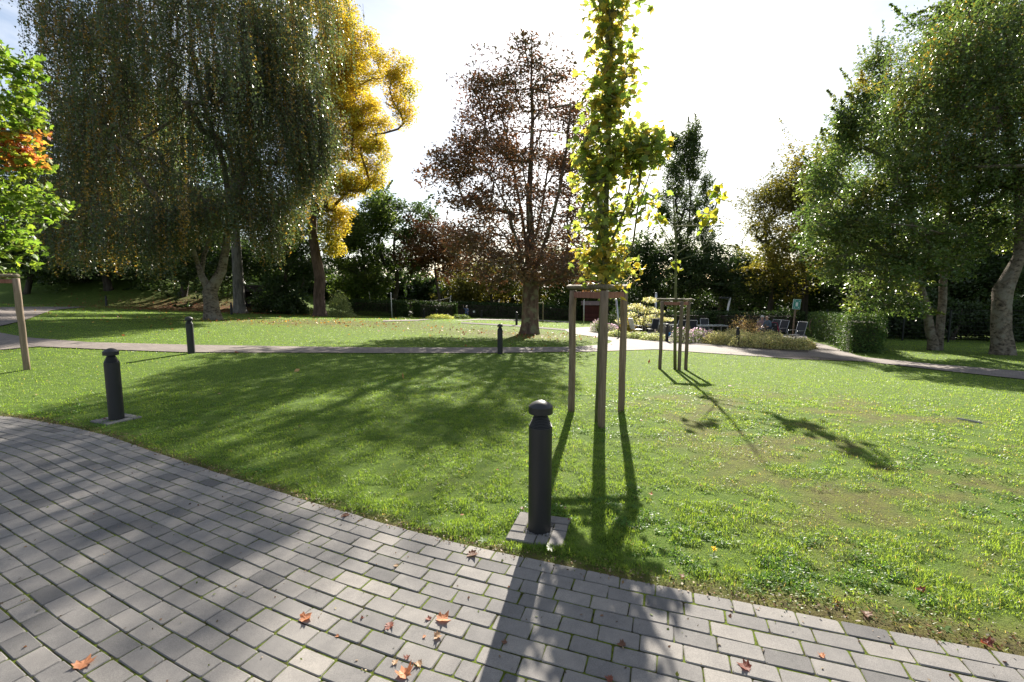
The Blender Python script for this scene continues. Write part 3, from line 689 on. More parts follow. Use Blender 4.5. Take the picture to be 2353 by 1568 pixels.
def blobs_px(lst):
    """(px, py, Y, rx px, rz px, depth m, weight)"""
    o = []
    for q in lst:
        c = A(q[0], q[1], q[2]); s_ = q[2] / F; o.append((c[0], c[1], c[2], q[3] * s_, q[5], q[4] * s_, q[6]))
    return o
def birch_floor(x, y, r):
    px = PX0 + F * x / y
    base_ = np.interp(px, [60, 150, 300, 420, 480, 560, 620, 700, 770], [585, 610, 615, 640, 560, 540, 620, 500, 430])
    return EYE + (663 - base_) / F * y + r.uniform(-0.6, 0.9, len(x))
weeping('weeping_birch', 'huge weeping birch with curtains of hanging grey-green foliage and a forked pale trunk', bb, trk,
        blobs_px([(430, -60, Yb, 250, 120, 5.5, 3), (290, 60, Yb, 130, 150, 4.5, 2.2), (600, 60, Yb - .5, 120, 120, 4.5, 2.2), (440, 180, Yb - .5, 240, 160, 5.5, 4), (235, 260, Yb - .5, 85, 140, 3.5, 1.6), (660, 220, Yb - .5, 85, 130, 3.5, 2),
                  (205, 120, Yb, 50, 120, 2.5, .8), (300, 400, Yb - 1.5, 190, 80, 4.5, 2.4), (560, 360, Yb - 1, 130, 110, 4, 2.0), (690, 330, Yb, 40, 90, 2, .8), (300, 500, Yb - 2, 170, 40, 4, 1.6), (190, 520, Yb - 1, 70, 40, 3, .8), (420, 470, Yb - 2, 90, 50, 3, .9), (600, 470, Yb - .5, 70, 50, 3, .8), (185, 420, Yb, 50, 80, 3, .9)]),
        430, 10500, 0.072, 0.118, BIRCH, 5, 1.2, 5.6, birch_floor, forks=frk, minpx=128)

# --- dark trees standing behind and beside the birch
def bgtree(label, px, Y, bl, nclump, nleaf, leaf, palette, seed, r0=0.22, name='background_tree', bark='bark_dark', mat='leaf_dull', lean=0.0, top=0.7, clump=0.7, **k):
    b = gp(px, Y); B_ = blobs_px(bl); nleaf = int(nleaf * 1.75); leaf = leaf * 1.3; zt = max(q[2] + q[5] for q in B_); h = zt - b[2]
    xc = np.average([q[0] for q in B_], weights=[q[6] for q in B_])
    tp = [(b[0] + (xc - b[0]) * u * 0.8 + 0.02 * h * math.sin(u * 7 + seed), b[1] + 0.1 * math.sin(u * 5 + seed), b[2] + h * u * top, r0 * (1 - 0.75 * u)) for u in (0.14, 0.3, 0.5, 0.7, 0.85, 1.0)]
    return tree(name, label, b, trunk_line(b, tp, 1.4), B_, nclump, nleaf, leaf, palette, bark, clump, mat, seed=seed, **k)
GB = 'trees closing off the back of the park'
b2 = T(552, 720)
tree('beech_tree', 'straight grey-trunked tree right behind the weeping birch', b2, trunk_line(b2, [(b2[0], b2[1], b2[2] + 1.0, 0.40), (b2[0] + .05, b2[1], b2[2] + 3.5, 0.36), (b2[0], b2[1] + .1, b2[2] + 7, 0.3), (b2[0] + .1, b2[1], b2[2] + 11, 0.2), (b2[0], b2[1], b2[2] + 15, 0.08)], 1.9),
     blobs_px([(540, 330, b2[1] + 1, 110, 120, 3.0, 2), (570, 470, b2[1] + 1, 80, 70, 2.5, 1), (520, 150, b2[1] + 1, 150, 150, 3.5, 2), (440, 300, b2[1] + 2, 120, 150, 3, 1.5)]), 170, 26000, 0.17, DKGREEN, 'bark_grey', 0.7, 'leaf_dull', seed=3)
bgtree('dark evergreen mass behind the left half of the weeping birch', 250, 46, [(230, 480, 46, 150, 130, 4, 3), (330, 560, 45, 120, 90, 3, 2), (150, 560, 46, 120, 90, 3, 1.5), (280, 330, 47, 170, 130, 4, 2)], 260, 21000, 0.28, DKGREEN, 11, 0.35, clump=1.0, group=GB)
bgtree('dark evergreen mass behind the right half of the weeping birch', 420, 45, [(430, 520, 45, 130, 110, 4, 3), (520, 600, 44, 100, 70, 3, 1.5), (420, 380, 46, 140, 130, 4, 2), (600, 610, 45, 60, 70, 2, .8)], 230, 19000, 0.26, DKGREEN, 12, 0.33, clump=1.0, group=GB)
bgtree('tall dark tree at the far left edge beyond the bank path', 60, 44, [(40, 480, 44, 110, 130, 3.5, 3), (90, 590, 43, 100, 60, 3, 1.5), (120, 330, 45, 70, 120, 3, 1.2)], 150, 14000, 0.24, GREEN, 13, 0.24, clump=0.9, group=GB)
bgtree('spreading dark bush tree under the birch beside the bank', 310, 50, [(300, 600, 50, 180, 45, 3, 2), (150, 610, 50, 120, 40, 3, 1)], 110, 11000, 0.24, DKGREEN, 14, 0.2, clump=0.9, group=GB)
bgtree('dark conifer between the beech trunk and the yellow tree', 660, 40, [(665, 600, 40, 55, 110, 2, 2), (650, 690, 40, 60, 40, 2, 1), (690, 520, 41, 50, 70, 2, .8)], 110, 11000, 0.17, DKGREEN, 15, 0.22, clump=0.7, group=GB)

# --- yellow tulip tree
by = T(736, 727); Yy = by[1]
ty = trunk_line(by, [PT(733, 680, 0.42, Yy), PT(736, 640, 0.42, Yy), PT(728, 600, 0.37, Yy), PT(718, 540, 0.33, Yy), PT(717, 490, 0.30, Yy + .1), PT(730, 440, 0.27, Yy + .1), PT(748, 380, 0.24, Yy + .2), PT(757, 300, 0.20, Yy + .2), PT(755, 200, 0.17, Yy), PT(755, 90, 0.13, Yy), PT(750, -40, 0.10, Yy), PT(745, -160, 0.05, Yy)], 1.75)
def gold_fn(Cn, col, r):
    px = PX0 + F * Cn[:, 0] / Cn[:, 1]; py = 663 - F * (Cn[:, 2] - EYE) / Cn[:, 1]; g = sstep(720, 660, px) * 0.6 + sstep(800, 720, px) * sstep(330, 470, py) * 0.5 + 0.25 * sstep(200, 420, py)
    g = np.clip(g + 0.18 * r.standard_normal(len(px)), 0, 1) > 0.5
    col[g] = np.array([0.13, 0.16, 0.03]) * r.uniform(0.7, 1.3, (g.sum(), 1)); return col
tree('tulip_tree', 'tall tree in full golden-yellow autumn leaf with a dark leaning trunk', by, ty,
     blobs_px([(760, -80, Yy, 80, 90, 3.0, 2), (735, 60, Yy, 75, 90, 3.0, 2.2), (800, 130, Yy, 75, 90, 3, 2.4), (815, 240, Yy, 70, 80, 3, 2.2), (765, 220, Yy, 60, 80, 2.5, 1.6), (835, 330, Yy, 52, 60, 2.2, 1.4), (775, 380, Yy, 60, 80, 2.5, 1.6),
               (800, 420, Yy, 45, 40, 2, .8), (762, 480, Yy, 32, 60, 1.5, .8), (765, 550, Yy, 20, 40, 1.2, .5), (700, 470, Yy, 32, 60, 2, .7), (672, 520, Yy, 26, 50, 1.5, .45), (920, 190, Yy - 1, 28, 48, 1.2, .7), (918, 255, Yy - 1, 22, 24, .8, .25), (860, 400, Yy, 25, 30, 1, .3)]),
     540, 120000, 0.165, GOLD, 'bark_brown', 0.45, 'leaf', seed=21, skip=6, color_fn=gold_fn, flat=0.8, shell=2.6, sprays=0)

# --- horse chestnut with brown leaves
bc = T(1218, 767); Yc = bc[1]
tcn = trunk_line(bc, [PT(1217, 720, 0.44, Yc), PT(1217, 680, 0.42, Yc), PT(1218, 650, 0.40, Yc), PT(1217, 600, 0.27, Yc), PT(1219, 540, 0.20, Yc), PT(1215, 460, 0.155, Yc), PT(1220, 370, 0.12, Yc), PT(1224, 280, 0.09, Yc), PT(1221, 180, 0.055, Yc), PT(1222, 100, 0.03, Yc)], 1.4)
CL_ = [[(1216, 650, 0), (1190, 560, -.8), (1165, 480, -1.4), (1130, 400, -1.8), (1090, 310, -2)], [(1217, 620, 0), (1200, 500, .8), (1182, 400, 1.2), (1160, 300, 1.5), (1140, 215, 1.5)], [(1217, 650, 0), (1150, 590, -1.5), (1090, 560, -2.2), (1040, 545, -2.5)],
       [(1220, 640, 0), (1258, 540, -.8), (1285, 440, -1.4), (1302, 340, -1.8), (1312, 240, -2)], [(1219, 600, 0), (1245, 480, 1), (1260, 380, 1.6), (1266, 280, 1.8), (1262, 190, 1.8)], [(1220, 650, 0), (1290, 600, 1.2), (1330, 540, 1.8), (1345, 470, 2)], [(1216, 640, 0), (1160, 540, 1.6), (1090, 460, 2.4), (1030, 410, 2.6), (985, 400, 2.6)],
       [(1219, 660, 0), (1280, 640, -2), (1325, 625, -2.6)], [(1217, 660, 0), (1140, 630, 2), (1080, 640, 3), (1030, 640, 3)], [(1218, 600, 0), (1215, 480, -1.6), (1200, 370, -2.2), (1190, 260, -2.2)], [(1218, 655, 0), (1225, 640, -2.5), (1215, 650, -4)], [(1219, 560, 0), (1235, 440, -2), (1240, 320, -2.6), (1235, 220, -2.2)]]
chest_limbs = [[A(px, py, Yc + dy) for px, py, dy in l_] for l_ in CL_]
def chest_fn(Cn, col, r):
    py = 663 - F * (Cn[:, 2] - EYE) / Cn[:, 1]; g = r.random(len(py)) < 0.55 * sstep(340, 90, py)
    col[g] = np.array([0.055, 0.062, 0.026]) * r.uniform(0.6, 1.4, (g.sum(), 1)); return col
rc = np.random.default_rng(77)
cb = blobs_px([(1222, 125, Yc, 44, 55, 1.4, .4), (1190, 215, Yc, 105, 80, 2.6, 1.3), (1280, 230, Yc, 66, 75, 2.4, .42), (1130, 230, Yc, 70, 65, 2.4, .8), (1095, 200, Yc, 45, 42, 2, .45), (1130, 350, Yc, 100, 85, 3.5, 1.8), (1240, 360, Yc, 105, 110, 4, 2.2), (1310, 380, Yc, 45, 110, 3, 1), (1040, 395, Yc, 60, 26, 2, .9), (1070, 330, Yc, 40, 50, 2, .7), (1325, 270, Yc, 36, 80, 1.6, .25),
               (1110, 470, Yc, 85, 55, 3.2, 1.2), (1090, 560, Yc - 1, 70, 42, 3, 1.0), (1200, 520, Yc, 110, 80, 4, 1.6), (1300, 520, Yc, 60, 90, 3.5, 1.2), (1150, 610, Yc - 1.5, 95, 40, 3, 1.1), (1265, 620, Yc - 1.5, 70, 45, 3, .9), (1320, 600, Yc, 40, 60, 3, .6)])
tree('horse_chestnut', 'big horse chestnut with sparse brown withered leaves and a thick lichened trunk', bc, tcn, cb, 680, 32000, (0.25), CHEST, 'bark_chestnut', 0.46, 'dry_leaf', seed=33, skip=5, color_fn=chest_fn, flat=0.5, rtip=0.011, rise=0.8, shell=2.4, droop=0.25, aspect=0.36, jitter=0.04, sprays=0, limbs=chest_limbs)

# --- columnar poplar and the trees right of the middle
bgtree('tall columnar dark poplar behind the seating area', 1572, 46, [(1575, 640, 46, 52, 90, 1.8, 1.6), (1570, 520, 46, 44, 90, 1.7, 1.6), (1552, 400, 46, 24, 70, 1.3, .8), (1588, 370, 46, 22, 70, 1.2, .8), (1575, 335, 46, 10, 44, .7, .3), (1598, 320, 46, 8, 34, .6, .2), (1548, 335, 46, 9, 30, .6, .2), (1616, 470, 46, 17, 60, 1, .6), (1526, 470, 46, 16, 70, 1, .5), (1622, 560, 46, 16, 60, 1, .5)], 380, 30000, 0.135, GREEN, 41, 0.14, name='poplar', clump=0.32, flat=1.3, shell=3, rise=0.2, top=0.9)
bgtree('bright green leafy tree right of the yellow tree', 835, 50, [(830, 520, 50, 55, 70, 3, 1.6), (800, 600, 50, 60, 70, 3, 1.6), (850, 640, 50, 50, 60, 3, 1), (870, 490, 50, 35, 50, 2, .6)], 150, 13000, 0.22, GREEN, 42, 0.25, group=GB, mat='leaf')
bgtree('dark spreading tree with visible forked limbs behind the clipped hedges', 902, 54, [(930, 560, 54, 70, 75, 3, 2), (890, 490, 54, 40, 50, 2.5, 1), (960, 520, 54, 40, 40, 2.5, .8), (880, 610, 54, 50, 50, 3, 1)], 120, 8000, 0.25, DKGREEN, 43, 0.36, group=GB, rtip=0.03)
bgtree('rust-brown tree left of the horse chestnut', 1005, 50, [(1000, 560, 50, 58, 55, 2.5, 2), (1035, 600, 50, 40, 45, 2, 1), (960, 590, 50, 35, 40, 2, .7)], 110, 8000, 0.2, RUST, 44, 0.2, group=GB, mat='dry_leaf')
bgtree('mixed green and yellow tree directly behind the horse chestnut', 1130, 62, [(1110, 650, 62, 80, 55, 3, 2), (1190, 640, 62, 80, 60, 3, 2), (1060, 670, 62, 60, 40, 3, 1)], 140, 12000, 0.26, OLIVE, 45, 0.25, group=GB, clump=0.9)
bgtree('dark green tree behind the young staked maple', 1330, 62, [(1300, 640, 62, 70, 70, 3, 2), (1370, 630, 62, 60, 60, 3, 1.6), (1340, 690, 62, 90, 35, 3, 1)], 140, 12000, 0.26, GREEN, 46, 0.25, group=GB, clump=0.9)
bgtree('dark bushy tree left of the poplar', 1475, 46, [(1470, 590, 46, 50, 50, 2, 1.4), (1460, 660, 46, 60, 50, 2, 1.6), (1510, 640, 46, 50, 60, 2, 1.4)], 120, 12000, 0.19, DKGREEN, 47, 0.22, group=GB)
bgtree('dark rounded tree right of the poplar', 1660, 44, [(1650, 620, 44, 60, 50, 2.4, 1.6), (1690, 650, 44, 60, 50, 2.4, 1.6), (1620, 670, 44, 60, 40, 2, 1.2), (1590, 610, 44, 40, 40, 2, .8)], 140, 13000, 0.18, DKGREEN, 48, 0.22, group=GB)
bgtree('airy half-bare tree with twigs against the sky, right of the gap', 1775, 38, [(1765, 470, 38, 50, 50, 1.6, 1.2), (1790, 430, 38, 36, 40, 1.6, .8), (1750, 540, 38, 45, 45, 1.6, .9), (1735, 480, 38, 30, 40, 1.2, .4)], 170, 5200, 0.13, OLIVE, 49, 0.24, rtip=0.012, clump=0.5)
bgtree('olive-yellow tree on the left shoulder of the birches', 1850, 36, [(1830, 480, 36, 50, 90, 2, 1.6), (1870, 420, 36, 45, 70, 2, 1.5), (1800, 600, 36, 70, 70, 2, 1.5), (1880, 560, 36, 70, 90, 2.5, 1.8)], 200, 17000, 0.155, OLIVE, 50, 0.25, mat='leaf')
bgtree('low dark tree behind the assembly sign', 1760, 40, [(1750, 640, 40, 70, 50, 2, 1.6), (1850, 650, 40, 80, 50, 2, 1.6), (1930, 640, 38, 60, 60, 2, 1.4)], 150, 15000, 0.19, DKGREEN, 51, 0.2, group=GB)

# --- birches on the right
r1 = T(2142, 805); Y1 = r1[1]
t1 = trunk_line(r1, [PT(2138, 770, 0.165, Y1), PT(2130, 710, 0.15, Y1), PT(2112, 650, 0.14, Y1), PT(2104, 600, 0.125, Y1), PT(2096, 520, 0.13, Y1), PT(2085, 420, 0.11, Y1), PT(2078, 300, 0.08, Y1), PT(2060, 180, 0.05, Y1)], 1.3)
tree('birch_tree', 'birch with two slim mottled trunks and dense green-yellow leaves', r1, t1,
     blobs_px([(2000, 470, Y1 - .5, 95, 110, 2.0, 1.8), (2090, 450, Y1, 100, 130, 2.4, 1.5), (2035, 600, Y1 - 1, 85, 60, 1.8, 1.1), (2120, 590, Y1 - 1, 110, 80, 2.2, 1.4), (1930, 530, Y1 - .5, 68, 90, 1.6, 1.1), (2070, 300, Y1, 60, 90, 1.6, .7), (1995, 340, Y1, 45, 70, 1.3, .45), (2200, 480, Y1, 90, 140, 2.2, 1.4), (1985, 668, Y1 - .5, 36, 34, 1.0, .22), (1862, 520, Y1 - .5, 24, 40, .8, .18), (1876, 430, Y1, 28, 34, .8, .22), (1905, 372, Y1, 24, 34, .8, .2), (1946, 300, Y1, 26, 40, .8, .22), (1976, 232, Y1, 22, 36, .8, .18), (1968, 712, Y1 - .8, 26, 14, .8, .06), (2060, 690, Y1 - 1.2, 50, 30, .8, .3)]),
     360, 76000, 0.11, BIRCH_R, 'bark_birch', 0.33, 'leaf_gloss', flat=0.9, seed=61, skip=6, shell=2.6, droop=0.4, aspect=0.75)
o_ = [x for x in C.objects if x.get('label', '').startswith('birch with two')][0]
bx = MB().tube([PT(2152, 812, 0.2, Y1)[:3], PT(2158, 770, 0, Y1)[:3], PT(2166, 690, 0, Y1 + .1)[:3], PT(2168, 600, 0, Y1 + .2)[:3], PT(2175, 480, 0, Y1 + .3)[:3], PT(2180, 330, 0, Y1 + .3)[:3]], [0.20, 0.15, 0.14, 0.12, 0.09, 0.04], 12, lobes=0.05)
bx.build('trunk', M['bark_birch'], o_, True, world=True)
bgtree('slender airy birch top rising above the leafy birches', 2020, 24, [(2020, 170, 24, 36, 60, 1.0, 1.0), (2000, 260, 24, 46, 60, 1.2, 1), (2030, 340, 24, 50, 60, 1.4, 1), (1940, 340, 24, 22, 50, .8, .4), (2040, 230, 24, 30, 60, 1, .6)], 190, 7500, 0.10, BIRCH_R, 62, 0.13, name='birch_tree', bark='bark_dark', mat='leaf_gloss', clump=0.34, rtip=0.008, top=0.95)
r2 = T(2300, 815); Y2 = r2[1]
t2 = trunk_line(r2, [PT(2299, 760, 0.30, Y2), PT(2302, 700, 0.28, Y2), PT(2306, 668, 0.30, Y2), PT(2325, 630, 0.23, Y2), PT(2345, 590, 0.19, Y2), PT(2352, 520, 0.19, Y2), PT(2345, 430, 0.16, Y2), PT(2320, 320, 0.13, Y2 + .3), PT(2300, 180, 0.1, Y2 + .3), PT(2290, 20, 0.06, Y2)], 1.35)
def b2_floor(x, y, r):
    px = PX0 + F * x / y; base_ = np.interp(px, [2040, 2120, 2200, 2300, 2420], [430, 490, 520, 560, 600]); return EYE + (663 - base_) / F * y + r.uniform(-0.4, 0.8, len(x))
weeping('weeping_birch', 'old birch at the far right with a gnarled white trunk and drooping dull green twigs', r2, t2,
        blobs_px([(2290, 60, Y2, 130, 120, 3.2, 2), (2235, 150, Y2, 75, 90, 2.4, 1.0), (2330, 250, Y2, 120, 130, 3, 1.8), (2225, 300, Y2, 95, 100, 2.6, 1.3), (2130, 330, Y2, 35, 50, 1.3, .25), (2380, 420, Y2, 80, 110, 2.5, 1), (2300, 390, Y2 - .5, 90, 70, 2.5, .8)]),
        280, 5600, 0.055, 0.095, BIRCH_R, 63, 0.6, 2.2, b2_floor, gold=0.03, sway=0.25)
bgtree('tall dark green maple filling the top right corner behind the birches', 2260, 30, [(2190, 90, 30, 60, 90, 2.5, 1.4), (2270, 60, 30, 80, 110, 3, 1.6), (2240, 220, 30, 100, 100, 3, 1.4), (2160, 210, 30, 50, 70, 2, .7), (2340, 160, 30, 80, 120, 3, 1.2)], 220, 17000, 0.19, GREEN, 64, 0.3, mat='leaf', clump=0.6, name='maple_tree')
bgtree('dark shrub-like tree behind the wire fence under the birches', 2080, 30, [(2050, 640, 30, 130, 80, 2.2, 2.2), (2170, 660, 29, 120, 90, 2.2, 2.2), (2280, 640, 28, 110, 100, 2.2, 2.2), (2380, 640, 28, 80, 110, 2.2, 1.4), (2180, 540, 30, 200, 80, 2.2, 2)], 320, 30000, 0.17, DKGREEN, 65, 0.2, clump=0.6, cat='tree')
bgtree('dark low thicket behind the wire fence between hedge end and old birch', 2200, 25, [(2040, 740, 27, 80, 50, 1.0, 1.4), (2150, 745, 26, 90, 55, 1.0, 1.6), (2250, 750, 25, 90, 60, 1.0, 1.6), (2370, 750, 24, 90, 70, 1.0, 1.4)], 200, 17000, 0.14, DKGREEN, 66, 0.12, clump=0.5, cat='shrub', name='thicket')
# woodland belt that closes the view between the trunks
for i, (px, Y, w, top, lab, pl) in enumerate([(140, 60, 200, 540, 'dark wooded backdrop bush at the far left behind the bank', DKGREEN), (420, 58, 190, 560, 'dark wooded backdrop bush behind the pale birch trunk', DKGREEN), (640, 56, 150, 600, 'dark wooded backdrop bush behind the dark shelter', DKGREEN),
      (800, 60, 130, 620, 'dark wooded backdrop bush behind the pale round shrub', DKGREEN), (930, 62, 130, 625, 'dark wooded backdrop bush behind the clipped hedges', DKGREEN), (1080, 70, 130, 615, 'mottled backdrop bush behind the bench', GREEN), (1230, 70, 130, 655, 'mottled backdrop bush behind the chestnut trunk', OLIVE),
      (1400, 66, 130, 640, 'dark backdrop bush behind the red-brown shed', DKGREEN), (1560, 56, 140, 650, 'dark backdrop bush at the foot of the poplar', DKGREEN), (1720, 52, 140, 655, 'dark backdrop bush behind the lamp post', DKGREEN), (1880, 46, 150, 640, 'dark backdrop bush behind the assembly sign', DKGREEN), (2060, 40, 170, 560, 'dark backdrop bush behind the double birch', DKGREEN), (2300, 36, 190, 520, 'dark backdrop bush behind the old birch', DKGREEN)]):
    bgtree(lab, px, Y, [(px, (top + 735) / 2, Y, w * 0.62, (735 - top) * 0.55, 2.5, 2), (px - w * .35, (top + 770) / 2, Y, w * .35, (735 - top) * 0.4, 2, 1), (px + w * .35, (top + 770) / 2, Y, w * .35, (735 - top) * 0.4, 2, 1)], 150, 8000, 0.40 * Y / 60, pl, 80 + i, 0.16, clump=0.9 * Y / 60 + 0.1, group='bushes of the wooded backdrop', cat='shrub', name='backdrop_bush', top=0.5, twig=False)

# ------------------------------------------------------------------ broad maple leaves, each its own piece
def maple_outline(kind=0):
    r = np.random.default_rng(500 + kind)
    pts = [(0, -0.36), (0.10, -0.30), (0.30, -0.34), (0.26, -0.20), (0.50, -0.08), (0.36, 0.0), (0.42, 0.22), (0.22, 0.16), (0.12, 0.30), (0.0, 0.55)]
    p = pts + [(-x, y) for x, y in pts[-2:0:-1]]
    return np.array(p) * (1 + 0.06 * r.standard_normal((len(p), 1)))
def heart_outline(kind=0):
    p = [(0, -0.34), (0.16, -0.42), (0.34, -0.28), (0.36, -0.02), (0.24, 0.26), (0.0, 0.56)]; return np.array(p + [(-x, y) for x, y in p[-2:0:-1]])
def leaf_shape(outl, curl=0.12, seed=0):
    r = np.random.default_rng(seed); k = len(outl)
    z = -curl * np.abs(outl[:, 0]) * 1.2 - curl * outl[:, 1] ** 2 + 0.03 * r.standard_normal(k)
    V = np.vstack([[0, 0, 0.02], np.c_[outl, z]]); return V, np.array([(0, i + 1, (i + 1) % k + 1) for i in range(k)])
def frames(n, r, droop, up):
    D = r.standard_normal((n, 3)); D[:, 2] = D[:, 2] * 0.4 - droop; D /= np.linalg.norm(D, axis=1, keepdims=True)
    Nn = r.standard_normal((n, 3)) * 0.6; Nn[:, 2] += up; Nn -= D * (Nn * D).sum(1, keepdims=True); Nn /= np.linalg.norm(Nn, axis=1, keepdims=True)
    return np.cross(D, Nn), D, Nn
def big_leaves(t, Cn, size, cols, r, outline, mat, nsingle=300, droop=0.35, up=0.8, name='leaf', curl=0.12, shades=5):
    """leaves nearest the camera as single parts sharing meshes, the others joined into one part"""
    n = len(Cn); S, D, Nn = frames(n, r, droop, up); sz = size * r.uniform(0.72, 1.2, n)
    ordr = np.argsort(np.linalg.norm(Cn - np.array([0, 0, EYE]), axis=1)); single = ordr[:nsingle]; other = ordr[nsingle:]
    shp = [leaf_shape(outline(i), curl, i) for i in range(3)]
    # shared meshes: shape x colour shade, each single leaf takes the nearest shade
    cent = cols[r.choice(n, shades * 2, replace=False)]; cache = {}
    loc = np.array(t.location)
    for i in single:
        ci = int(np.argmin(((cent - cols[i]) ** 2).sum(1))); k = int(i) % 3
        if (ci, k) not in cache:
            V, Tr = shp[k]; cache[(ci, k)] = make_mesh(name, V, [Tr], M[mat], False, np.repeat(cent[ci][None], len(V), 0))
        o = bpy.data.objects.new(name, cache[(ci, k)]); C.objects.link(o); o.parent = t
        q = sz[i]; mtx = Matrix(((S[i, 0] * q, D[i, 0] * q, Nn[i, 0] * q, Cn[i, 0] - loc[0]), (S[i, 1] * q, D[i, 1] * q, Nn[i, 1] * q, Cn[i, 1] - loc[1]), (S[i, 2] * q, D[i, 2] * q, Nn[i, 2] * q, Cn[i, 2] - loc[2]), (0, 0, 0, 1)))
        o.matrix_local = mtx
    if len(other):
        Vs, Fs, Cs, nn = [], [], [], 0
        for i in other:
            V, Tr = shp[int(i) % 3]; W = Cn[i] + sz[i] * (V[:, :1] * S[i] + V[:, 1:2] * D[i] + V[:, 2:] * Nn[i])
            Vs.append(W); Fs.append(Tr + nn); Cs.append(np.repeat(cols[i][None], len(V), 0)); nn += len(V)
        tag(part(t, 'leaves', np.vstack(Vs), [np.vstack(Fs)], M[mat], False, np.vstack(Cs)), kind='stuff')

def young_tree(name, label, base, trunk, boughs, blobs, nleaf, size, palette, seed, outline=maple_outline, ntw=40, color_fn=None, nsingle=300, bark='bark_young', clump=0.14, droop=0.35, mat='leaf_maple'):
    r = np.random.default_rng(seed); t = root(name, base, label, 'tree')
    cl = sample_blobs(blobs, ntw, r, 2.6); br = Branches(trunk); br.grow(cl, r, 3, 1.5, -0.06, 0.03); tm, bm_ = br.build(trunk, 0.0045, 0.45, n=4)
    for b in boughs: b = np.array(b); bm_.tube(b[:, :3], b[:, 3], 6)
    k = r.integers(0, ntw, nleaf); Cn = cl[k] + r.standard_normal((nleaf, 3)) * clump
    col = pick(palette, nleaf, r, 0.15)
    if color_fn: col = color_fn(Cn, col, r)
    tm.build('trunk', M[bark], t, True, world=True); bm_.build('branches', M[bark], t, True, world=True)
    big_leaves(t, Cn, size, col, r, outline, mat, nsingle, droop); return t

# young staked maple in front
yb = T(1376, 965); YY = yb[1]
tt = [(yb[0], yb[1], yb[2] - .1, 0.05), (yb[0], yb[1], yb[2] + 0.4, 0.045)] + [PT(px, py, r_, YY) for px, py, r_ in ((1380, 800, .041), (1387, 655, .038), (1390, 560, .034), (1393, 450, .031), (1398, 330, .027), (1402, 200, .022), (1406, 60, .016), (1410, -80, .010), (1413, -190, .004))]
MAPLE = pal(((0.16, 0.21, 0.05), 4), ((0.21, 0.235, 0.055), 3), ((0.25, 0.235, 0.055), 2), ((0.12, 0.165, 0.045), 3))
def maple_fn(Cn, col, r):
    px = PX0 + F * Cn[:, 0] / Cn[:, 1]; py = 663 - F * (Cn[:, 2] - EYE) / Cn[:, 1]
    y_ = (0.12 + 0.38 * sstep(500, 620, py) + 0.3 * sstep(1470, 1510, px) * sstep(360, 420, py) + 0.15 * sstep(300, 200, py)); g = r.random(len(px)) < y_
    col[g] = np.array([0.32, 0.25, 0.055]) * r.uniform(0.7, 1.2, (g.sum(), 1)); return col
mbough = [[PT(1387, 640, .02, YY), PT(1425, 610, .016, YY), PT(1455, 560, .013, YY), PT(1465, 480, .010, YY), PT(1500, 380, .005, YY)], [PT(1389, 590, .02, YY), PT(1412, 540, .015, YY - .1), PT(1440, 470, .011, YY - .1), PT(1455, 380, .007, YY)],
          [PT(1389, 580, .016, YY), PT(1366, 530, .012, YY), PT(1355, 470, .008, YY), PT(1340, 380, .004, YY)], [PT(1395, 400, .015, YY), PT(1430, 350, .01, YY), PT(1480, 320, .005, YY)]]
mblob = blobs_px([(1408, 30, YY, 40, 90, .26, 1.7), (1410, -110, YY, 28, 70, .2, .9), (1405, 180, YY, 42, 85, .26, 1.8), (1390, 260, YY, 40, 40, .25, .7), (1365, 390, YY, 46, 95, .3, 2.0), (1440, 350, YY, 60, 55, .34, 1.9), (1485, 340, YY, 28, 40, .22, .6), (1390, 500, YY, 55, 60, .34, 1.3), (1480, 440, YY, 28, 40, .2, .55), (1385, 600, YY, 52, 45, .32, 1.35), (1430, 620, YY, 24, 24, .2, .35)])
young_tree('young_maple', 'tall slim young maple with green and yellow leaves inside the nearest tree guard', yb, tt, mbough, mblob, 3500, 0.105, MAPLE, 71, ntw=360, color_fn=maple_fn, clump=0.10)

# second young tree, almost leafless
cbp = (T(1549, 850) + T(1576, 850)) / 2; Yc2 = T(1549, 850)[1] + 0.05
ct = [(A(1552, 846, Yc2)[0], Yc2, A(1552, 850, Yc2)[2] - .1, .04)] + [PT(px, py, r_, Yc2) for px, py, r_ in ((1551, 800, .037), (1552, 700, .033), (1553, 620, .029), (1553, 570, .026), (1551, 520, .02), (1548, 470, .013), (1545, 420, .007))]
cbo = [[PT(1553, 585, .016, Yc2), PT(1590, 560, .012, Yc2), PT(1620, 525, .010, Yc2), PT(1640, 490, .007, Yc2), PT(1652, 440, .004, Yc2)], [PT(1553, 575, .014, Yc2), PT(1530, 540, .010, Yc2), PT(1512, 510, .006, Yc2)],
       [PT(1553, 600, .012, Yc2), PT(1600, 585, .008, Yc2), PT(1635, 560, .005, Yc2), PT(1642, 540, .003, Yc2)], [PT(1552, 540, .01, Yc2), PT(1575, 520, .007, Yc2), PT(1600, 500, .004, Yc2)]]
YELG = pal(((0.20, 0.24, 0.03), 3), ((0.30, 0.27, 0.035), 2), ((0.13, 0.19, 0.03), 2))
young_tree('young_tree', 'thin young tree with few large drooping pale leaves in the farther wooden tree guard', [ct[0][0], Yc2, ct[0][2] + .1], ct, cbo, blobs_px([(1650, 440, Yc2, 18, 22, .15, 1), (1635, 500, Yc2, 28, 14, .2, 1), (1612, 505, Yc2, 14, 18, .12, .6), (1510, 505, Yc2, 14, 16, .12, .4), (1525, 520, Yc2, 8, 10, .1, .2), (1551, 603, Yc2, 14, 6, .1, .3)]),
           130, 0.16, YELG, 72, heart_outline, 30, nsingle=130, clump=0.09, droop=1.0)

